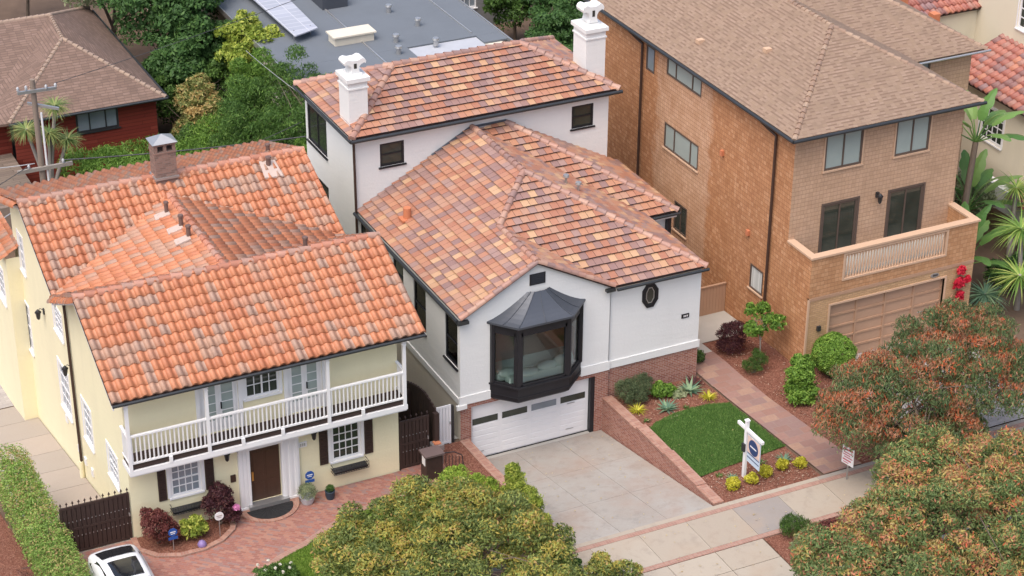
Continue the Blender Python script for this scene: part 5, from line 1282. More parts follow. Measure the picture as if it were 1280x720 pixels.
# potted plants by the door
def pot(label, x, y, z, r, h, mat, lmat, nl, cr, group=None):
    t = thing('potted_plant', label, 'potted plant', (x, y, z)); mb = MB(); mb.lathe((x, y, z), [(r*.7, 0), (r, h*.5), (r*1.02, h*.9), (r*1.1, h), (r*.9, h), (r*.85, h*.8)], 16); mb.build('pot', mat, t)
    leaf_cloud('foliage', [(x, y, z+h+cr*.55, cr, cr, cr*.9)], nl, .09, lmat, t, aspect=.25)
pot('pale grey ceramic pot with a light green plant beside the front door', -6.95, -1.5, 1.18, .24, .3, M['ceramic'], M['lf_grey'], 1400, .34)
pot('small dark blue pot with a low plant near the yellow house wall', -6.15, -1.6, 1.18, .17, .36, M['plastic_dark'], M['lf_green'], 350, .15)

# ------------------------------------------------------------------ car
def car():
    X, Y0, Z = -14.2, -2.55, 1.22      # tail at Y0, length towards -y
    t = thing('parked_car', 'white hatchback car with dark rear window and sunroof parked before the driveway gate', 'car', (X, Y0-2.2, Z))
    st = [  # (dist, half width low, half width roof, z low, z belt, z roof)
        (0, .66, .54, .35, .8, .93), (.12, .8, .66, .25, .92, 1.06), (.35, .86, .68, .2, .96, 1.14), (.6, .89, .68, .2, .96, 1.24), (1.2, .9, .66, .2, .95, 1.43), (1.8, .91, .65, .2, .93, 1.49), (2.4, .91, .64, .2, .92, 1.46), (2.9, .9, .62, .2, .92, 1.3), (3.25, .9, .66, .2, .9, 1.06), (3.6, .88, .7, .2, .86, .95), (4.05, .82, .66, .22, .78, .84), (4.3, .66, .5, .35, .6, .66)]
    prof = lambda a: [(-a[1]*.93, a[3]), (-a[1], (a[3]+a[4])/2), (-a[1]*.97, a[4]), (-(a[1]*.45+a[2]*.55), a[4]*.45+a[5]*.55), (-a[2]*.92, a[5]-.03), (-a[2]*.5, a[5]+.01), (a[2]*.5, a[5]+.01), (a[2]*.92, a[5]-.03), (a[1]*.45+a[2]*.55, a[4]*.45+a[5]*.55), (a[1]*.97, a[4]), (a[1], (a[3]+a[4])/2), (a[1]*.93, a[3])]
    v = [(X+px, Y0-a[0], Z+pz) for a in st for px, pz in prof(a)]; K = 12
    fs = [(i*K+k, i*K+(k+1) % K, (i+1)*K+(k+1) % K, (i+1)*K+k) for i in range(len(st)-1) for k in range(K)]
    fs += [tuple(range(K)), tuple(range(len(v)-1, len(v)-K-1, -1))]
    mb = MB(); mb.mesh(v, fs, smooth=True); b = mb.build('body', M['car_paint'], t)
    sd_ = b.modifiers.new('s', 'SUBSURF'); sd_.levels = sd_.render_levels = 2
    def onroof(d, u, lift=.012):
        for i in range(len(st)-1):
            if st[i][0] <= d <= st[i+1][0]:
                f = (d-st[i][0])/(st[i+1][0]-st[i][0]); a = [p+(q-p)*f for p, q in zip(st[i], st[i+1])]; break
        pf = prof(a); xs = [p[0] for p in pf[3:9]]; zs_ = [p[1] for p in pf[3:9]]
        x = u*a[2]; z = np.interp(x, xs, zs_); return (X+x, Y0-d, Z+z+lift-.004)
    def patch(name, d0, d1, u0a, u1a, u0b, u1b, mat, lift=.012, n=8):
        mb = MB(); g = []
        for i in range(n+1):
            f = i/n; d = d0+(d1-d0)*f; g += [onroof(d, (u0a+(u0b-u0a)*f)+((u1a+(u1b-u1a)*f)-(u0a+(u0b-u0a)*f))*k/n, lift) for k in range(n+1)]
        mb.mesh(g, [(i*(n+1)+k, i*(n+1)+k+1, (i+1)*(n+1)+k+1, (i+1)*(n+1)+k) for i in range(n) for k in range(n)], smooth=True); mb.build(name, mat, t)
    patch('rear_window', .40, 1.15, -.88, .88, -.84, .84, M['car_glass'], .02)
    patch('sunroof', 1.45, 2.45, -.72, .72, -.72, .72, M['car_glass'], .014)
    patch('windscreen', 2.6, 3.15, -.9, .9, -.95, .95, M['car_glass'], .02)
    for s in (-1, 1):
        mb = MB(); pts = []
        for d in (.6, 1.2, 1.9, 2.5, 3.0):
            for i in range(len(st)-1):
                if st[i][0] <= d <= st[i+1][0]: f = (d-st[i][0])/(st[i+1][0]-st[i][0]); a = [p+(q-p)*f for p, q in zip(st[i], st[i+1])]
            pts.append(((X+s*(a[1]*.93+.012), Y0-d, Z+a[4]+.03), (X+s*(a[2]*.97+.03), Y0-d, Z+a[5]-.1)))
        for i in range(len(pts)-1): mb.face([pts[i][0], pts[i+1][0], pts[i+1][1], pts[i][1]])
        mb.build('side_window', M['car_glass'], t)
        mb = MB(); mb.box(X+s*.9-.0 if s > 0 else X-1.1, X+1.1 if s > 0 else X-.9, Y0-2.95, Y0-2.8, Z+.93, Z+1.06); mb.build('mirror', M['car_paint'], t, bevel=.03)
        for d in (.8, 3.45):
            mb = MB(); mb.cyl((X+s*.72, Y0-d, Z+.33), (X+s*.92, Y0-d, Z+.33), .33, .33, 24); w = mb.build('wheel', M['rubber'], t)
            mb = MB(); mb.cyl((X+s*.90, Y0-d, Z+.33), (X+s*.93, Y0-d, Z+.33), .21, .19, 16); mb.build('rim', M['steel'], w)
        mb = MB(); mb.box(X+s*.6-.12, X+s*.6+.12, Y0-.06, Y0+.02, Z+.62, Z+.76); mb.build('tail_light', M['sign_red'], t)
car()

# ================================================================== UTILITY POLE AND WIRES
t = thing('utility_pole', 'tall weathered wooden utility pole with pale conduit, behind the yellow house', 'utility pole', (-9.2, 24, -2.2))
px_, py_ = -9.22, 24.0
mb = MB(); mb.cyl((px_+.0, py_, -2.3), (px_-.02, py_, 7.75), .17, .11, 12); mb.build('pole', M['pole_wood'], t)
mb = MB(); mb.cyl((px_+.22, py_-.05, -2.2), (px_+.2, py_-.05, 6.2), .05, .05, 8); mb.build('conduit', M['white_paint'], t)
mb = MB(); mb.hexa([(px_-.75, py_-.25, 7.25), (px_+.95, py_-.1, 7.15), (px_+.95, py_, 7.15), (px_-.75, py_-.15, 7.25), (px_-.75, py_-.25, 7.38), (px_+.95, py_-.1, 7.28), (px_+.95, py_, 7.28), (px_-.75, py_-.15, 7.38)]); mb.hexa([(px_-.3, py_+.2, 6.55), (px_+.9, py_-.35, 6.3), (px_+.95, py_-.25, 6.3), (px_-.25, py_+.3, 6.55), (px_-.3, py_+.2, 6.66), (px_+.9, py_-.35, 6.41), (px_+.95, py_-.25, 6.41), (px_-.25, py_+.3, 6.66)]); mb.build('crossarm', M['steel'], t)
mb = MB(); mb.box(px_-1.1, px_+1.3, py_-.2, py_-.08, 3.6, 3.76); mb.build('lower_crossarm', M['bark_grey'], t)
for dx, z in ((-.7, 7.38), (-.35, 7.38), (.5, 7.28), (.9, 7.28), (-.6, 3.76), (.9, 3.76)):
    mb = MB(); mb.lathe((px_+dx, py_-.15, z), [(.03, 0), (.07, .05), (.05, .1), (.07, .14), (.02, .2)], 8); mb.build('insulator', M['ceramic'], t)
def wirecurve(label, p, q, sag, r=.014, mat='wire', extra=None):
    p, q = Vector(p), Vector(q); mb = MB(); mb.path([p.lerp(q, i/16)-Vector((0, 0, sag*4*(i/16)*(1-i/16))) for i in range(17)], r, 5)
    if extra: c = p.lerp(q, extra)-Vector((0, 0, sag*4*extra*(1-extra))); mb.lathe(c-Vector((0, 0, .06)), [(.02, 0), (.09, .03), (.09, .09), (.02, .12)], 8)
    tag(mb.build('power_line', M[mat]), label, 'cable', 'cables strung from the utility pole')
wirecurve('thin cable from the pole top rising across the trees to the upper right', (px_+.9, py_-.1, 7.45), (26, 38, 8.5), .5)
wirecurve('cable from the pole passing over the juniper hedge behind the brick chimney', (px_+.9, py_-.15, 3.9), (3.8, 20, 4.6), .15, .03)
wirecurve('slack cable with a pale clip over the juniper hedge', (px_+.2, py_, 2.0), (-.6, 14.9, 7.8), .5, .014, 'wire', .4)
wirecurve('cable from the pole running down to the left edge over the wooden deck', (px_-.6, py_-.15, 3.9), (-19, 19, 3.0), .2, .018)
wirecurve('pale cable from the middle of the pole to the lower left', (px_, py_, 2.6), (-18, 20, 1.0), .2, .03, 'pale_cable')
wirecurve('short pale cable dropping from above the hedge to the corner of the white house', (-.9, 20.5, 8.9), (-.72, 14.4, 9.2), .05, .012, 'pale_cable')
wirecurve('cable across the red house front from the pole to the far left', (px_-.3, py_, 3.9), (-16, 30, 2.2), .2, .02, 'pale_cable')

# ================================================================== BACKGROUND HOUSES
t = thing('red_house', 'low red sided house with a weathered brown hipped roof at the upper left', 'house', (-8, 38, -1.5))
k_ = .6
ap, epk = (-4.75, 36.85, 4.32), (-4.5, 40.0, 4.4)
slab_roof('roof', [[(-8.6, 33, 2.0), (-.9, 33, 2.0), ap], [(-.9, 33, 2.0), (-.9, 46.5, 2.0), epk, ap], [(-8.6, 33, 2.0), ap, epk, (-10.2, 33.7, 1.78)], [(-10.2, 33.7, 1.78), epk, (-34, 40, 4.4), (-34, 33.7, 1.78)], [(-.9, 46.5, 2.0), (-34, 46.5, 2.0), (-34, 40, 4.4), epk]], M['roof_dark'], t, .14)
rm = tiles('pale_ridge_shingle', [(0, (.30, .22, .17)), (.5, (.26, .19, .15)), (.8, (.33, .24, .18))], .95)
ridge('ridge_caps', [((-8.6, 33, 2.02), ap), ((-.9, 33, 2.02), ap), (ap, epk), (epk, (-34, 40, 4.42)), ((-.9, 46.5, 2), epk)], .1, .3, rm, t, -.04)
mb = MB(); wall(mb, 'S', 33.5, -8.3, -1.3, -2.3, 1.95, [(-5.3, -3.2, .65, 1.82)]); mb.face([(-1.3, 33.5, -2.3), (-1.3, 46, -2.3), (-1.3, 46, 1.95), (-1.3, 33.5, 1.95)]); wall(mb, 'S', 34.2, -34, -8.3, -2.3, 1.7, [(-12.5, -9.3, .1, 1.4)]); mb.build('wall', M['red_siding'], t)
window(t, 'S', 33.5, -5.3, -3.2, .65, 1.82, M['dark_metal'], M['glass_blue'], .1, sash=[.3, .72], depth=.06)
window(t, 'S', 34.2, -12.5, -9.3, .1, 1.4, M['dark_metal'], M['glass_dark'], .1, sash=[.33, .66], depth=.06)
mb = MB(); mb.path([(-.85, 32.95, 1.93), (-8.6, 32.95, 1.93)], .07, 6); mb.path([(-10.2, 33.6, 1.72), (-34, 33.6, 1.72)], .07, 6); mb.path([(-.8, 33, 1.93), (-.8, 46, 1.93)], .06, 6); mb.build('gutter', M['gutter'], t)
t = thing('wooden_deck', 'weathered grey-brown wooden deck in front of the red house', 'deck', (-12, 29, -2))
mb = MB()
for k in range(26): y = 28.4+k*.22; mb.box(-24, -8.4, y, y+.205, -.06, 0)
mb.build('boards', bricks('weathered_deck_boards', 3.5, .22, [(.21, .165, .13), (.25, .19, .155), (.18, .14, .115)], (.06, .05, .04), .02, rough=.9), t)
mb = MB(); mb.box(-24, -8.4, 28.3, 28.4, -2.2, .02); mb.build('deck_skirt', M['pole_wood'], t)

t = thing('flat_roof_building', 'wide building with grey flat felt roof, vents and skylight behind the trees', 'building', (10.5, 40, -2))
mb = MB(); x0, x1, y0, y1 = 4.6, 16.3, 25.0, 58
mb.box(x0+.3, x1-.3, y0+.3, y1, -2.3, 2.9); mb.build('wall', M['stucco_beige'], t)
mb = MB(); mb.box(x0, x1, 31.6, y1, 2.9, 3.0); mb.box(x0, 11.2, y0, 31.59, 2.9, 3.0); mb.box(15.0, x1, 30.6, 31.59, 2.9, 3.0); mb.build('roof', M['roof_felt'], t)
mb = MB(); mb.box(11.21, 14.99, 28.0, 31.58, 2.905, 2.93); mb.build('lower_roof', plain('pale_roof_coating', (.42, .44, .48), .7), t)
mb = MB(); mb.box(x0-.06, x0, y0, y1, 2.78, 3.08); mb.box(x1, x1+.06, 28, y1, 2.78, 3.08); mb.build('roof_edge', M['steel'], t)
mb = MB(); mb.box(9.4, 9.48, 27, 57, 3.0, 3.06); mb.box(14.9, 14.97, 32, 57, 3.0, 3.06); mb.build('cable_tray', M['steel'], t)
mb = MB(); mb.hexa([(6.3, 34.3, 3.4), (7.75, 34.9, 3.4), (8.1, 46, 3.4), (6.1, 46, 3.4), (6.3, 34.3, 3.46), (7.75, 34.9, 3.46), (8.1, 46, 3.46), (6.1, 46, 3.46)]); so_ = mb.build('solar_array', M['solar'], t)
mb = MB(); [mb.cyl((x, y, 3), (x, y, 3.5), .03, .03, 6) for x, y in ((6.5, 35), (7.5, 35.3), (7.8, 44), (6.5, 45), (7.0, 40))]; mb.build('stand', M['steel'], so_)
mb = MB(); mb.box(8.0, 10.1, 33.2, 34.1, 3.0, 3.42); mb.box(7.9, 10.2, 33.1, 34.2, 3.42, 3.5); mb.build('skylight', M['stucco_beige'], t)
mb = MB(); mb.box(9.3, 10.7, 38.2, 40.2, 3.0, 3.9); mb.build('roof_unit', M['blue_grey_metal'], t)
for x, y in ((12.3, 36.5), (12.9, 34.1), (11.0, 32.5), (10.5, 31.0), (12.6, 31.2)):
    mb = MB(); mb.cyl((x, y, 3), (x, y, 3.32), .13, .13, 10); mb.cyl((x, y, 3.32), (x, y, 3.42), .19, .16, 10); mb.build('roof_vent', M['steel'], t)
mb = MB(); mb.box(8.6, 11.6, 31.0, 31.02, 1, 1.5)
t = thing('grey_house', 'grey wall with a tall multi-pane window glimpsed between rear trees', 'house', (20.5, 44, -2))
mb = MB(); wall(mb, 'S', 42, 18.2, 22.4, -2.3, 5.5, [(18.8, 19.9, .2, 3.2)]); wall(mb, 'W', 18.2, 42, 50, -2.3, 5.5); mb.face([(18.2, 42, 5.5), (22.4, 42, 5.5), (22.4, 50, 5.5), (18.2, 50, 5.5)]); mb.build('wall', plain('grey_stucco', (.2, .2, .2), .9), t); window(t, 'S', 42, 18.8, 19.9, .2, 3.2, WP, M['glass_blue'], .08, 3, 6, .04)

# cream house at the upper right
t = thing('cream_house', 'cream stucco house with mixed red and purple barrel tile roofs at the upper right', 'house', (32, 12, 1.3))
CB = plain('cream_wall', (.70, .64, .50), .88, .04, .9, .2, stain=.2); TM = M['tile_mixed']
mb = MB(); wall(mb, 'S', 13.75, 26.5, 32.1, 1, 7.95); wall(mb, 'W', 26.5, 13.75, 26, 1, 7.95)
wall(mb, 'W', 32.1, 2.0, 13.75, 6, 12.2, [(9.7, 10.9, 7.9, 9.4)]); wall(mb, 'S', 2.0, 32.1, 42, 1, 12.2); wall(mb, 'W', 29.6, 2.3, 11.8, 1, 6.1, [(8.0, 9.6, 3.6, 5.2), (4.8, 6.2, 3.6, 5.2)]); wall(mb, 'S', 2.3, 29.6, 32.1, 1, 6.1); mb.face([(32.1, 2.3, 7.1), (32.1, 2.3, 6.1), (29.6, 2.3, 6.1)])
mb.build('wall', CB, t)
window(t, 'W', 32.1, 9.7, 10.9, 7.9, 9.4, WP, M['glass_dark'], .12, 3, 3, .05, depth=.1, trim=.06)
window(t, 'W', 29.6, 8.0, 9.6, 3.6, 5.2, WP, M['glass_dark'], .1, 4, 4, .05, depth=.1, trim=.1); window(t, 'W', 29.6, 4.8, 6.2, 3.6, 5.2, WP, M['glass_dark'], .1, 3, 4, .05, depth=.1, trim=.1)
tile_roof('roof', [[(26.2, 13.5, 7.95), (32.4, 13.5, 7.95), (32.4, 19, 10.2), (26.2, 19, 10.2)]], 'barrel', TM, t)
tile_roof('roof', [[(29.15, 2.0, 6.0), (29.15, 11.85, 6.0), (32.1, 11.85, 7.2), (32.1, 2.0, 7.2)]], 'barrel', TM, t)
slab_roof('roof_deck', [[(26.2, 13.5, 7.95), (32.4, 13.5, 7.95), (32.4, 19, 10.2), (26.2, 19, 10.2)], [(29.15, 2.0, 6.0), (32.1, 2.0, 7.2), (32.1, 11.85, 7.2), (29.15, 11.85, 6.0)]], U, t, .08, .02)
mb = MB(); mb.box(27.6, 29.1, 3.5, 9.5, 2.2, 2.5); mb.box(27.5, 27.6, 3.4, 9.6, 2.3, 3.3); mb.build('balcony', WP, t)
tile_roof('porch_roof', [[(26.9, 1.4, 3.4), (26.9, 4.2, 3.4), (29.3, 4.2, 4.3), (29.3, 1.4, 4.3)]], 'barrel', TM, t)
mb = MB(); mb.box(27.6, 27.9, 13.45, 13.75, 8.0, 9.6); c_ = mb.build('chimney_pipe', M['terracotta'], t)
mb = MB(); mb.box(29.0, 29.35, 12.9, 13.3, 7.2, 8.3); mb.box(29.0, 29.35, 13.3, 13.74, 7.2, 7.9); mb.build('terracotta_flue', M['terracotta'], t)

# ================================================================== VEGETATION
ZS = 1.5
# street trees
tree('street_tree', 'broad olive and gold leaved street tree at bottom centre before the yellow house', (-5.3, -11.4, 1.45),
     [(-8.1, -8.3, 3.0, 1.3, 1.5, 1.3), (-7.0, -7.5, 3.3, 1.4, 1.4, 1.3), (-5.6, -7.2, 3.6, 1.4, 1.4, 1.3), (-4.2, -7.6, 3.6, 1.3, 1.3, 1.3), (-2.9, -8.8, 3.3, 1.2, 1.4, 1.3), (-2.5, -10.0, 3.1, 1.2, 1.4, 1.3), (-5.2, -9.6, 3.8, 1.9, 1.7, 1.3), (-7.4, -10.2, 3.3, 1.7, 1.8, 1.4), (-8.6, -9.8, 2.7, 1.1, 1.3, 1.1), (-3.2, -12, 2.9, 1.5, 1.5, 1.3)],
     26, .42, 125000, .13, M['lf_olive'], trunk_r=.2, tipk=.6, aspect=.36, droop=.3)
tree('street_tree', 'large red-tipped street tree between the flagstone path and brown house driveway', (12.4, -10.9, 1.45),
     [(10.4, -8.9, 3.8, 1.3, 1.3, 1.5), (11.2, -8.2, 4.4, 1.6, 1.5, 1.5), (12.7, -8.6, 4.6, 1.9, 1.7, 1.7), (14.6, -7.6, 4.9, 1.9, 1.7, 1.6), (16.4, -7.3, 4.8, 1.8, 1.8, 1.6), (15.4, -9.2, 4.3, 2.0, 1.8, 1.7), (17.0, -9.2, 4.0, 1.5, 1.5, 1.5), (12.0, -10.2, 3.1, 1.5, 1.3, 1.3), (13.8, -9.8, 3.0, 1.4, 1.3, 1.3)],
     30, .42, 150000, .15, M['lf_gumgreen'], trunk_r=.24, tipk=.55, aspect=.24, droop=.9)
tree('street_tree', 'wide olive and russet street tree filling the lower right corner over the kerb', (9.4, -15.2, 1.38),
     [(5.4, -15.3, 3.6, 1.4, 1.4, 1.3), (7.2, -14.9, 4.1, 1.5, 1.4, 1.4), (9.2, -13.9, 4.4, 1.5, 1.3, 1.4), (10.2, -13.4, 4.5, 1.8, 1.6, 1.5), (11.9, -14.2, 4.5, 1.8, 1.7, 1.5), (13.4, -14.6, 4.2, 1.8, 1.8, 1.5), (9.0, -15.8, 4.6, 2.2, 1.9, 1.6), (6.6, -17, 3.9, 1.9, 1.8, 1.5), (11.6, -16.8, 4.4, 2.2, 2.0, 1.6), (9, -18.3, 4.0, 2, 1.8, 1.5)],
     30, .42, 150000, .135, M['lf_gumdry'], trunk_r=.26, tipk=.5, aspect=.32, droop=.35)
tree('small_tree', 'small rounded olive and gold tree beside the driveway apron at the bottom edge', (-.3, -11.6, 1.45), [(-.25, -10.9, 2.2, .75, .75, .62), (.1, -11.1, 2.1, .6, .6, .5)], 14, .26, 9000, .12, M['lf_olive'], trunk_r=.06, tipk=.7, aspect=.36)
bush('shrub', 'purple-leaved low shrub peeking out beside the small olive tree at the bottom', [(-1.3, -10.9, 1.75, .45, .4, .3)], 1200, .09, M['lf_purple'])
bush('tall_shrub', 'tall feathery light green shrub at the left edge of the garage driveway', [(-.95, -5.6, 2.4, .5, .5, .75), (-.8, -6.4, 2.2, .55, .55, .7), (-.9, -7.3, 1.9, .5, .5, .6), (-1.0, -5.4, 3.0, .32, .32, .35)], 15000, .11, M['lf_yelgreen'], aspect=.3, vertical=.4)
bush('tall_shrub', 'lime green shrub below the dark brown cabinet', [(-2.3, -3.5, 1.9, .8, .6, .55), (-1.6, -4.2, 1.8, .6, .6, .5), (-2.7, -4.2, 1.7, .7, .7, .5)], 16000, .09, M['lf_lime'], aspect=.35)
bush('shrub', 'mixed green shrub at the foot of the olive tree beside the driveway', [(-1.1, -8.6, 1.9, .6, .6, .45), (-.8, -9.4, 1.7, .4, .4, .3)], 5000, .1, M['lf_green'])
# hedge
t = thing('hedge', 'long clipped light green hedge along the left edge, beside the driveway gate', 'hedge', (-15.9, -2, 1.2))
hb = []
random.seed(3)
for k in range(34):
    y = 4.0-k*.38
    for x, z in ((-16.25, 1.6), (-16.25, 2.35), (-15.6, 2.4), (-15.55, 1.7), (-15.9, 2.5)): hb.append((x+random.uniform(-.06, .06), y, z+random.uniform(-.06, .06), .42, .34, .42))
leaf_cloud('foliage', hb, 90000, .075, M['lf_hedge'], t, aspect=.5, shell=.7, tipk=.28, low=-1, rag=.1)
for k in range(14): y = 3.6-k*.95; mb = MB(); mb.path([(-15.9, y, 1.0), (-15.9+random.uniform(-.1, .1), y, 1.7), (-15.8, y+.1, 2.4)], [.04, .03, .01], 5); mb.build('stem', M['bark'], t)

# yellow house bed
bush('maroon_shrub', 'rounded maroon shrub at the left end of the bed by the yellow house corner', [(-12.35, -1.75, 1.95, .62, .5, .6), (-12.1, -1.8, 1.6, .5, .4, .4), (-12.55, -1.65, 2.3, .4, .35, .35)], 9000, .085, M['lf_redbush'], aspect=.45)
bush('yellow_green_shrub', 'glossy yellow-green shrub in the middle of the planting bed', [(-11.15, -1.85, 1.6, .48, .42, .38)], 1700, .17, M['lf_yelgreen'], aspect=.4)
bush('dark_purple_shrub', 'tall dark purple shrub between the left window and the front door', [(-10.15, -1.5, 1.95, .55, .45, .62), (-10.0, -1.45, 2.4, .4, .35, .4), (-9.75, -1.6, 1.6, .35, .35, .35)], 8500, .085, M['lf_purple'], aspect=.45)
mb_t = thing('flower_cluster', 'pink flower head beside the dark purple shrub', 'flower', (-9.6, -1.75, 1.6)); leaf_cloud('petals', [(-9.6, -1.8, 1.95, .14, .14, .12)], 220, .07, M['flower_pink'], mb_t, aspect=.7)
mb = MB(); mb.path([(-9.7, -1.7, 1.2), (-9.62, -1.78, 1.9)], .01, 4); mb.build('stem', M['lf_green'], mb_t)
t = bush('rose_bush', 'straggly rose bush with white flowers at the edge of the front lawn', [(-9.75, -6.0, 1.85, .5, .45, .4), (-9.3, -5.9, 1.75, .4, .4, .35), (-10.1, -5.7, 1.9, .3, .3, .3)], 3800, .085, M['lf_green'], cat='rose bush', aspect=.5)
leaf_cloud('blossoms', [(-9.75+dx, -6.0+dy, 2.15+dz, .045, .045, .045) for dx, dy, dz in ((0, 0, .1), (-.3, .1, .05), (.25, .25, 0), (.45, -.1, .05), (-.1, .35, .2), (.6, .2, 0), (-.45, .4, .1), (.15, -.3, .1))], 260, .06, M['flower_white'], t, aspect=.8)
# white house garden
bush('rosemary_shrub', 'large dark grey-green bushy shrub against the brick wall by the garage', [(6.15, -.45, 1.75, .55, .45, .5), (6.7, -.4, 1.85, .5, .4, .45), (6.4, -.75, 1.55, .6, .4, .35)], 14000, .1, leafmat('rosemary_leaves', [(0, (.05, .075, .035)), (.5, (.10, .135, .065)), (1, (.17, .20, .10))]), aspect=.16, vertical=.6)
bush('green_shrub', 'bright mid green shrub between the rosemary and the blue agave', [(7.45, -.7, 1.55, .38, .34, .3), (7.8, -.75, 1.5, .3, .3, .25)], 2600, .12, M['lf_bright'], aspect=.5)
bush('grey_green_groundcover', 'pale green leafy clump right of the bright green shrub', [(8.1, -.95, 1.4, .32, .25, .16)], 500, .14, M['lf_grey'], aspect=.6)
def agave(label, x, y, z, n, L, w, mat='lf_agave', up=.25, droop=.15, nm='agave', cat='agave'):
    t = thing(nm, label, cat, (x, y, z)); rosette('blades', t, (x, y, z), n, L, w, M[mat], up, droop)
    return t
agave('large blue-green agave against the brick wall near the path', 8.65, -.85, 1.33, 34, .58, .085)
agave('blue-green agave in the middle of the mulch bed by the lawn', 7.2, -1.65, 1.36, 30, .5, .075)
agave('dark spiky plant at the wall behind the large agave', 9.05, -.45, 1.3, 30, .5, .05, 'lf_purple', .3, .3, 'spiky_plant', 'plant')
agave('yellow-green grassy tuft at the left of the bed by the retaining wall', 6.15, -1.3, 1.36, 60, .38, .03, 'lf_yellow', .35, .5, 'grass_tuft', 'plant')
agave('yellow-green grassy tuft beside the path below the large agave', 9.0, -1.65, 1.38, 60, .36, .03, 'lf_yellow', .4, .4, 'grass_tuft', 'plant')
agave('spiky green plant between the sign and the path', 9.15, -6.6, 1.46, 34, .36, .045, 'lf_agave')
agave('small spiky green plant beside the leftmost yellow bush', 6.85, -6.85, 1.47, 28, .26, .04, 'lf_agave')
agave('small dark seedling in the mulch above the lawn', 7.9, -1.9, 1.37, 16, .16, .03, 'lf_green', nm='seedling', cat='plant')
agave('low green seedling in the mulch at the retaining wall', 6.1, -2.1, 1.37, 16, .16, .03, 'lf_green', nm='seedling', cat='plant')
agave('small seedling just below the lawn edge left of the sign post', 6.55, -6.5, 1.46, 18, .18, .03, 'lf_green', nm='seedling', cat='plant')
agave('small seedling behind the hanging sign board', 8.35, -6.45, 1.46, 20, .2, .03, 'lf_green', nm='seedling', cat='plant')
for (x, y, r, lab) in ((6.55, -7.4, .3, 'yellow bush at the corner of the retaining wall, leftmost of the row'), (7.3, -7.4, .24, 'yellow bush just in front of the sign post, second from the left'), (8.0, -7.2, .3, 'yellow bush right of the hanging board, middle of the row'), (8.75, -7.1, .25, 'yellow bush in front of the spiky plant, second from the path'), (9.4, -7.25, .26, 'yellow bush nearest the flagstone path')):
    bush('yellow_bush', lab, [(x, y, 1.62, r, r, .2), (x+.05, y+.05, 1.72, r*.7, r*.7, .14)], 1500, .07, M['lf_yellow'], group='yellow bushes along the sidewalk edge', aspect=.5, stems=3)
# side bed of the path
bush('purple_maple', 'dark purple weeping maple in the bed by the side passage', [(11.75, 1.1, 1.95, .62, .6, .5), (11.6, 1.0, 1.6, .6, .6, .35)], 8500, .085, M['lf_purple'], aspect=.3, droop=.6)
tree('young_tree', 'slender young tree with bright light green leaves beside the purple maple', (12.1, -.2, 1.3), [(12.15, .3, 3.35, .42, .4, .45), (12.5, -.2, 3.0, .4, .4, .4), (12.0, -.1, 2.7, .35, .35, .4)], 6, .22, 3000, .14, M['lf_bright'], trunk_r=.035, fork=.7, aspect=.5, bark='bark_grey')
bush('grassy_shrub', 'fine-leaved green shrub at the foot of the young tree', [(11.5, -.7, 1.6, .42, .4, .32), (11.85, -.55, 1.75, .35, .35, .4)], 4500, .1, M['lf_green'], aspect=.15, vertical=.8)
bush('round_green_shrub', 'dense bright green shrub with glossy leaves in the bed before the brown house', [(12.0, -3.2, 2.0, .66, .62, .75), (12.15, -3.0, 2.6, .42, .42, .5), (11.95, -3.4, 1.7, .6, .6, .45)], 15000, .12, M['lf_bright'], aspect=.55)
bush('clipped_ball_shrub', 'neatly clipped round green ball shrub at the corner of the tan garage', [(14.15, -2.15, 2.25, .82, .82, .78)], 14000, .085, M['lf_bright'], shell=.9, rag=.03, aspect=.6, low=-.9)
bush('corner_fern', 'small green shrub at the corner of the white house by the passage', [(10.0, .9, 1.55, .3, .3, .3)], 900, .1, M['lf_green'])
for (x, y, z, r, n, lab) in ((6.95, -10.75, 1.85, .5, 4500, 'upright grassy shrub at the corner of the planting strip'), (6.75, -11.5, 1.7, .42, 3200, 'low bright grassy shrub in the planting strip below the taller one'), (6.3, -12.2, 1.6, .35, 1500, 'sparse yellowish shrub at the kerb end of the planting strip')):
    bush('strip_shrub', lab, [(x, y, z, r, r, r*.9)], n, .11, M['lf_green'] if x > 6.8 else M['lf_yelgreen'] if x < 6.5 else M['lf_grey'], group='shrubs in the planting strip', aspect=.14, vertical=1)
bush('dark_red_groundcover', 'dark red low plant in the planting strip under the right-hand trees', [(8.2, -10.9, 1.6, .6, .3, .16)], 900, .09, M['lf_redbush'])
# red vine on the garage wall
t = thing('bougainvillea_vine', 'crimson bougainvillea climbing the brick beside the tan garage door', 'climbing plant', (20.2, -1.55, 1.5))
leaf_cloud('bracts', [(20.25, -1.6, 4.15, .2, .08, .25), (20.2, -1.62, 3.6, .28, .1, .3), (20.3, -1.62, 3.0, .2, .1, .3), (20.15, -1.62, 2.7, .35, .12, .2), (20.6, -1.6, 3.7, .15, .08, .2)], 2600, .09, M['lf_red'], t, aspect=.8)
mb = MB(); mb.path([(20.2, -1.52, 1.4), (20.25, -1.55, 2.5), (20.2, -1.53, 3.4), (20.3, -1.52, 4.3)], .02, 5); mb.build('stem', M['bark'], t)
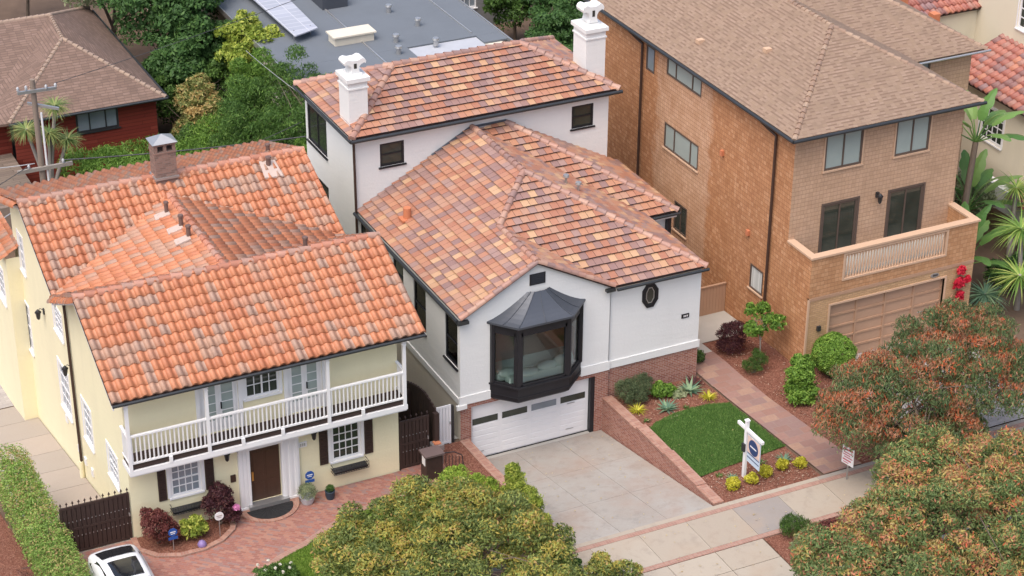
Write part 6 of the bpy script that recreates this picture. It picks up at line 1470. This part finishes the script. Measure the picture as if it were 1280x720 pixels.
# right garden: yuccas, bird of paradise
def yucca(label, x, y, z0, heads, bark='bark_grey', mat='lf_yucca', L=.95, n=110, w=.035, nm='yucca', rt=.1):
    t = thing(nm, label, 'yucca', (x, y, z0)); mb = MB()
    for hx, hy, hz_ in heads:
        mb.path([(x, y, z0-.1), (x+(hx-x)*.3, y+(hy-y)*.3, z0+(hz_-z0)*.5), (hx, hy, hz_)], [rt*1.3, rt, rt*.8], 7)
    mb.build('trunk', M[bark], t)
    for h in heads: rosette('leaf_head', t, h, n, L, w, M[mat], -.25, .45, spread=1.6)
    return t
yucca('tall yucca with two bright spiky heads at the right edge beyond the brown house', 23.8, -1.0, 1.4, [(23.9, -.5, 4.75), (23.2, -1.6, 3.3)], L=1.35, n=130, w=.05)
yucca('low dark green yucca beside the right end of the brown garage wall', 22.6, -.6, 1.4, [(22.5, -.5, 2.1)], L=1.15, n=120, w=.045, mat='lf_agave', rt=.06)
yucca('distant spiky yucca behind the bird of paradise plant at the right edge', 26.5, 3.0, 1.4, [(26.6, 3.2, 4.4), (27.2, 2.2, 3.6)], L=1.1, n=90, w=.04)
def banana(label, x, y, z0, H, nl, L, W, nm='bird_of_paradise', trunk=True, tilt=(.3, .2)):
    t = thing(nm, label, 'plant', (x, y, z0)); top = Vector((x+tilt[0], y+tilt[1], z0+H))
    mb = MB(); mb.path([(x, y, z0-.1), (x+tilt[0]*.3, y+tilt[1]*.3, z0+H*.5), top], [.2, .15, .12], 8); mb.build('trunk', M['bark'], t)
    mb = MB(); lf = MB()
    for i in range(nl):
        az = i*2.4+random.random()*.5; el = R(80-62*(i/nl)); d = Vector((math.cos(az)*math.cos(el), math.sin(az)*math.cos(el), math.sin(el)))
        pl = L*.5; p = top; mb.path([p, p+d*pl*.5, p+d*pl], [.04, .03, .02], 5)
        side = Vector((-math.sin(az), math.cos(az), 0)); prev = None; q = p+d*pl; r = random.random(); e = el
        for k in range(9):
            f = k/8; w = W*math.sin(math.pi*(.08+.9*f))**.7*(1 if k not in (3, 6) else .75); upv = side.cross(d).normalized()
            c, a, b = q, q+side*w-Vector((0, 0, w*.25)), q-side*w-Vector((0, 0, w*.25))
            if prev: lf.mesh([prev[0], prev[1], a, c], [(0, 1, 2, 3)], r); lf.mesh([prev[0], c, b, prev[2]], [(0, 1, 2, 3)], r)
            prev = (c, a, b); e -= .11; d = Vector((math.cos(az)*math.cos(e), math.sin(az)*math.cos(e), math.sin(e))); q = q+d*L*.5/8*1.6
    mb.build('stalks', M['lf_banana'], t); lf.build('leaves', M['lf_banana'], t)
    return t
banana('tall leaning bird of paradise with a bare trunk behind the brown house corner', 23.4, 2.6, 1.3, 5.4, 11, 1.9, .3, tilt=(1.1, 1.0))
banana('broad-leaved bird of paradise clump between the brown house and the yuccas', 22.6, 1.2, 1.3, 1.2, 12, 2.2, .3, tilt=(.1, .1))
banana('broad-leaved plant in front of the cream house', 25.2, 4.6, 1.3, 1.6, 12, 2.2, .32, tilt=(.2, .1))
for i, (bl, n, mt, lab) in enumerate((([(23.2, 3.8, 2.2, 1.4, 1.4, 1.1)], 9000, 'lf_green', 'rounded green shrub under the tall bird of paradise'), ([(26.2, 6.4, 2.6, 1.7, 1.6, 1.3)], 11000, 'lf_grey', 'silvery green shrub below the cream house windows'), ([(24.8, .6, 1.9, 1.1, 1.0, .8)], 6000, 'lf_dark', 'dark green shrub between the yuccas'), ([(26.0, -2.5, 1.9, 1.5, 1.3, .8)], 7000, 'lf_grey', 'pale green shrub at the right edge below the tall yucca'), ([(21.8, 4.6, 1.9, .6, .9, .9)], 3500, 'lf_yelgreen', 'yellowish shrub against the side of the brown house'), ([(28.5, 1.0, 2.4, 1.8, 1.8, 1.5)], 9000, 'lf_green', 'green shrub at the right edge before the cream house'))):
    bush('garden_shrub', lab, bl, n, .15, M[mt], group='shrubs in the garden right of the brown house', aspect=.35)

# ---- rear planting
def conifer_mass(name, label, big, nsub, rs, n, size, mat, base, cat='tree', **kw):
    return tree(name, label, base, big, nsub, rs, n, size, mat, cat=cat, trunk_r=.18, **kw)
conifer_mass('cypress', 'broad dark feathery cypress left of the white house rear chimney', [(3.0, 25.8, 1.2, 2.0, 1.9, 2.6), (5.0, 27.2, 1.6, 2.1, 1.9, 2.8), (1.6, 27.8, 1.0, 1.9, 1.8, 2.6), (4.2, 29.8, 2.2, 2.0, 1.8, 2.8), (6.6, 26.8, .8, 1.7, 1.7, 2.4), (2.2, 29.8, 1.4, 1.4, 1.4, 2.4), (7.6, 25.0, 1.2, 1.4, 1.4, 2.6), (4.6, 23.2, .4, 1.5, 1.4, 2.3)], 34, .45, 90000, .2, M['lf_conifer'], (4.0, 28.5, -2.1), aspect=.2, vertical=.5)
conifer_mass('cypress', 'feathery green cypress directly behind the yellow house roof end', [(1.4, 22.6, .2, 1.8, 1.8, 2.3), (3.4, 22.4, .4, 1.8, 1.8, 2.4), (-.4, 24.6, -.4, 1.6, 1.6, 1.9)], 30, .45, 42000, .19, M['lf_conifer'], (2, 23, -2.1), aspect=.2, vertical=.5)
conifer_mass('cypress', 'lighter green cypress in front of the flat grey roof', [(3.2, 31.6, 2.0, 1.3, 1.3, 2.4), (2.6, 24.0, .6, 1.3, 1.2, 2.2), (4.2, 24.2, 1.0, 1.3, 1.2, 2.4), (5.8, 24.2, .8, 1.3, 1.2, 2.4), (7.4, 23.8, .4, 1.3, 1.2, 2.4)], 26, .42, 42000, .2, M['lf_juniper'], (5, 24.2, -2.1), aspect=.2, vertical=.5)
t = thing('juniper_hedge', 'bright green juniper mass between the red house and the yellow house roof', 'hedge', (-3, 28, -2))
jb = []
for k in range(75):
    f = random.random(); x = -6.8+f*9.4; y = random.uniform(27.2, 32.2); jb.append((x, y, -.35+random.uniform(-.2, .3)+.07*(y-28)-(.45 if y > 31 and -5.6 < x < -2.6 else 0), .95, .95, .85))
leaf_cloud('foliage', jb, 80000, .2, M['lf_juniper'], t, aspect=.22, vertical=.5, droop=0)
mb = MB(); [mb.path([(x, y, -2.2), (x+.2, y+.1, -.8)], [.08, .04], 5) for x, y in ((-6, 27), (-3.5, 28), (-1, 27), (.5, 28))]; mb.build('stems', M['bark'], t)
conifer_mass('broadleaf_tree', 'large dense mid green tree behind the red house roof', [(1.0, 41.5, 3.2, 2.6, 2.4, 3.4), (3.4, 42.5, 3.6, 2.4, 2.4, 3.6), (2.2, 39.3, 2.2, 2.0, 1.8, 3.0), (.9, 38.0, .6, 1.6, 1.4, 2.2), (3.8, 39.0, .6, 1.4, 1.4, 2.4)], 30, .6, 65000, .26, M['lf_dark'], (2, 41, -2.1), aspect=.45)
conifer_mass('broadleaf_tree', 'pale silver-green tree at the top left behind the red house roof', [(-.8, 46.5, 3.4, 2.2, 2.0, 2.4), (1.4, 47.5, 4.0, 2.2, 2.0, 2.2), (3.2, 48.5, 4.0, 2, 2, 2)], 26, .6, 30000, .28, M['lf_grey'], (.5, 47, -2.1), aspect=.45)
conifer_mass('broadleaf_tree', 'bright lime green tree at the top edge behind the red house', [(-3.2, 51.0, 3.0, 1.6, 1.5, 2.0)], 20, .5, 10000, .26, M['lf_lime'], (-3.2, 51, -2.1), aspect=.45)
conifer_mass('broadleaf_tree', 'russet brown tree in the top left corner', [(-6.6, 52.5, 2.2, 1.9, 1.8, 1.8), (-5.2, 53.5, 2.6, 1.4, 1.4, 1.6)], 20, .5, 12000, .26, M['lf_brown'], (-6, 53, -2.1), aspect=.45)
conifer_mass('broadleaf_tree', 'dull green tree at the far top left edge', [(-9.8, 50, 1.4, 1.8, 1.8, 1.6), (-2.0, 56, 2.8, 2.0, 2.0, 2.0)], 20, .5, 10000, .26, M['lf_autumn'], (-9, 50, -2.1), aspect=.45)
conifer_mass('small_tree', 'tan and olive leaved small tree right of the red house corner', [(1.4, 34.8, .4, 1.3, 1.2, 1.6), (.6, 33.6, -.4, 1.1, 1.0, 1.2), (2.3, 34.0, -.3, 1.0, 1.0, 1.2)], 20, .4, 16000, .18, M['lf_autumn'], (1.3, 34.5, -2.1), tipk=.6, aspect=.4)
conifer_mass('small_tree', 'airy yellow-green tree at the left edge of the flat roofed building', [(4.6, 37.4, 2.8, 1.2, 1.1, 1.1), (5.2, 36.0, 2.6, .9, .9, .9), (3.8, 36.0, 2.0, .9, .9, 1.1)], 14, .35, 6500, .24, M['lf_yelgreen'], (4.4, 36.8, -2.1), aspect=.4)
for (x, y, big, n, mt, lab) in ((24.0, 37, [(22.6, 36.6, 1.6, 2.4, 2.2, 3.0), (25.0, 37.5, 2.4, 2.4, 2.2, 3.4), (20.9, 34.2, .2, 1.7, 1.6, 2.2)], 42000, 'lf_dark', 'dark green tree behind the right chimney of the white house'), (17.4, 46, [(17.0, 47, 2.4, 1.8, 1.8, 3.4)], 14000, 'lf_dark', 'narrow dark green tree at the right edge of the flat roof'), (20.6, 38.5, [(20.2, 38.6, 1.2, 1.1, 1.2, 2.4)], 9000, 'lf_green', 'slim green tree in front of the grey wall window'), (27.0, 44, [(26.5, 44, 3.0, 3, 2.6, 3.6), (23, 46, 3.0, 2.2, 2, 3.2)], 30000, 'lf_green', 'mid green tree at the top edge behind the brown house gutter'), (18.2, 30, [(18.4, 30.5, -.4, 1.4, 1.4, 1.3), (19.8, 29.6, -.6, 1.4, 1.4, 1.2)], 12000, 'lf_bright', 'bright green shrubbery below the dark trees behind the white house')):
    conifer_mass('broadleaf_tree', lab, big, 26, .5, n, .24, M[mt], (x, y, -2.1), aspect=.42)
conifer_mass('broadleaf_tree', 'mid green shrubby growth between the tan tree and the big dark tree', [(.7, 37.0, -.2, 1.4, 1.3, 1.9), (2.8, 37.2, .2, 1.4, 1.3, 2.1), (4.6, 35.2, 0, 1.4, 1.3, 2.0), (3.6, 33.4, -.6, 1.2, 1.2, 1.6), (.1, 32.6, -.9, .9, .8, 1.2)], 26, .42, 34000, .2, M['lf_green'], (2.6, 35.6, -2.1), aspect=.4)
bush('yard_shrub', 'bright shrub behind the ridge of the yellow house', [(-1.0, 20.6, .2, 1.1, .9, 1.0)], 6000, .16, M['lf_lime'], base=(-1, 20.6, -2.1))
def cordyline(label, x, y, z0, heads):
    return yucca(label, x, y, z0, heads, mat='lf_yuccapale', L=.85, n=190, w=.04, nm='cabbage_palm', rt=.1)
cordyline('cabbage palm with four spiky heads in front of the red house windows', -7.6, 30.2, -2.1, [(-8.45, 30, 2.9), (-7.4, 30.1, 2.5), (-6.6, 30, 2.1), (-6.95, 30.3, 3.7)])
bush('dry_shrub', 'dull brown-green shrub at the foot of the cabbage palm', [(-7.3, 28.4, -1.3, 1.0, .8, .7)], 3500, .15, M['lf_brown'], base=(-7.3, 28.4, -2.1))
# lawn blades and fallen leaves
def scatter(name, poly, n, h, mat, lab, z=hz, flatleaf=False, w=.012):
    P = np.array(poly); x0, y0 = P.min(0); x1, y1 = P.max(0); pts = []
    def inside(x, y):
        c = False
        for i in range(len(poly)):
            (ax, ay), (bx, by_) = poly[i], poly[i-1]
            if (ay > y) != (by_ > y) and x < (bx-ax)*(y-ay)/(by_-ay)+ax: c = not c
        return c
    while len(pts) < n:
        x, y = RNG.uniform(x0, x1), RNG.uniform(y0, y1)
        if inside(x, y): pts.append((x, y, z(x, y)+.03))
    c = np.array(pts); a = RNG.uniform(0, 6.28, n); s = np.stack([np.cos(a), np.sin(a), np.zeros(n)], 1)
    hh = h*(.6+.8*RNG.random(n))[:, None]
    if flatleaf: up = np.stack([-np.sin(a), np.cos(a), .25*RNG.normal(size=n)], 1)*hh; ww = hh*.35; c[:, 2] += .02
    else: up = np.stack([.35*RNG.normal(size=n), .35*RNG.normal(size=n), np.ones(n)], 1)*hh; ww = w
    V = np.stack([c-s*ww, c+s*ww, c+up+s*ww*.3, c+up-s*ww*.3], 1).reshape(-1, 3)
    o = np_mesh(name, V, n, 4, RNG.random(n), np.zeros(n), mat, None, None); return tag(o, lab, 'grass' if not flatleaf else 'leaf litter', kind='stuff')
LP = [(5.78, -6.32), (5.78, -2.73), (6.3, -2.37), (7.1, -2.11), (8.0, -2.01), (8.8, -2.06), (9.52, -2.33), (9.68, -5.87), (8.4, -6.01), (7.0, -6.15)]
scatter('lawn_grass', LP, 42000, .05, M['grass_a'], 'short dark green grass of the small front lawn')
scatter('front_grass', [(-11.35, -8.08), (-3.6, -8.08), (-2.6, -5.6), (-2.4, -2.55), (-5.4, -2.87), (-6.9, -3.42), (-8.0, -4.05), (-9.0, -4.42), (-9.95, -5.05), (-10.7, -6.35)], 42000, .055, M['grass_b'], 'bright green grass of the front lawn by the brick forecourt')
scatter('fallen_leaves', LP, 60, .06, leafmat('dry_leaf', [(0, (.45, .33, .16)), (1, (.6, .5, .3))]), 'pale dry leaves scattered on the small front lawn', flatleaf=True)
scatter('fallen_leaves', [(.1, -8.0), (5.3, -8.0), (5.3, -.3), (.1, -.3)], 70, .05, bpy.data.materials['dry_leaf'], 'small dry leaves scattered on the concrete driveway', z=lambda x, y: 1.5*(-y)/8.1-.01, flatleaf=True)
scatter('fallen_leaves', [(.4, -12.8), (5.8, -12.8), (12, -10.1), (12, -8.6), (-2, -8.6)], 130, .05, bpy.data.materials['dry_leaf'], 'small dry leaves scattered on the sidewalk slabs', z=lambda x, y: 1.51, flatleaf=True)
scatter('bark_chips', [(5.8, -8.05), (9.7, -8.05), (9.6, -6.2), (5.8, -6.35)], 500, .05, leafmat('bark_chip', [(0, (.25, .13, .09)), (.6, (.45, .30, .22)), (1, (.62, .52, .42))]), 'pale bark chips scattered over the mulch by the sign', flatleaf=True)
scatter('bark_chips', [(11.5, -8.05), (13.8, -8.05), (13.2, 1.8), (11.1, 1.8)], 700, .05, bpy.data.materials['bark_chip'], 'pale bark chips scattered over the side bed mulch', flatleaf=True)
scatter('bark_chips', [(5.8, -2.6), (9.4, -2.0), (9.4, -.1), (5.8, -.1)], 350, .05, bpy.data.materials['bark_chip'], 'pale bark chips scattered over the mulch at the brick wall', flatleaf=True)
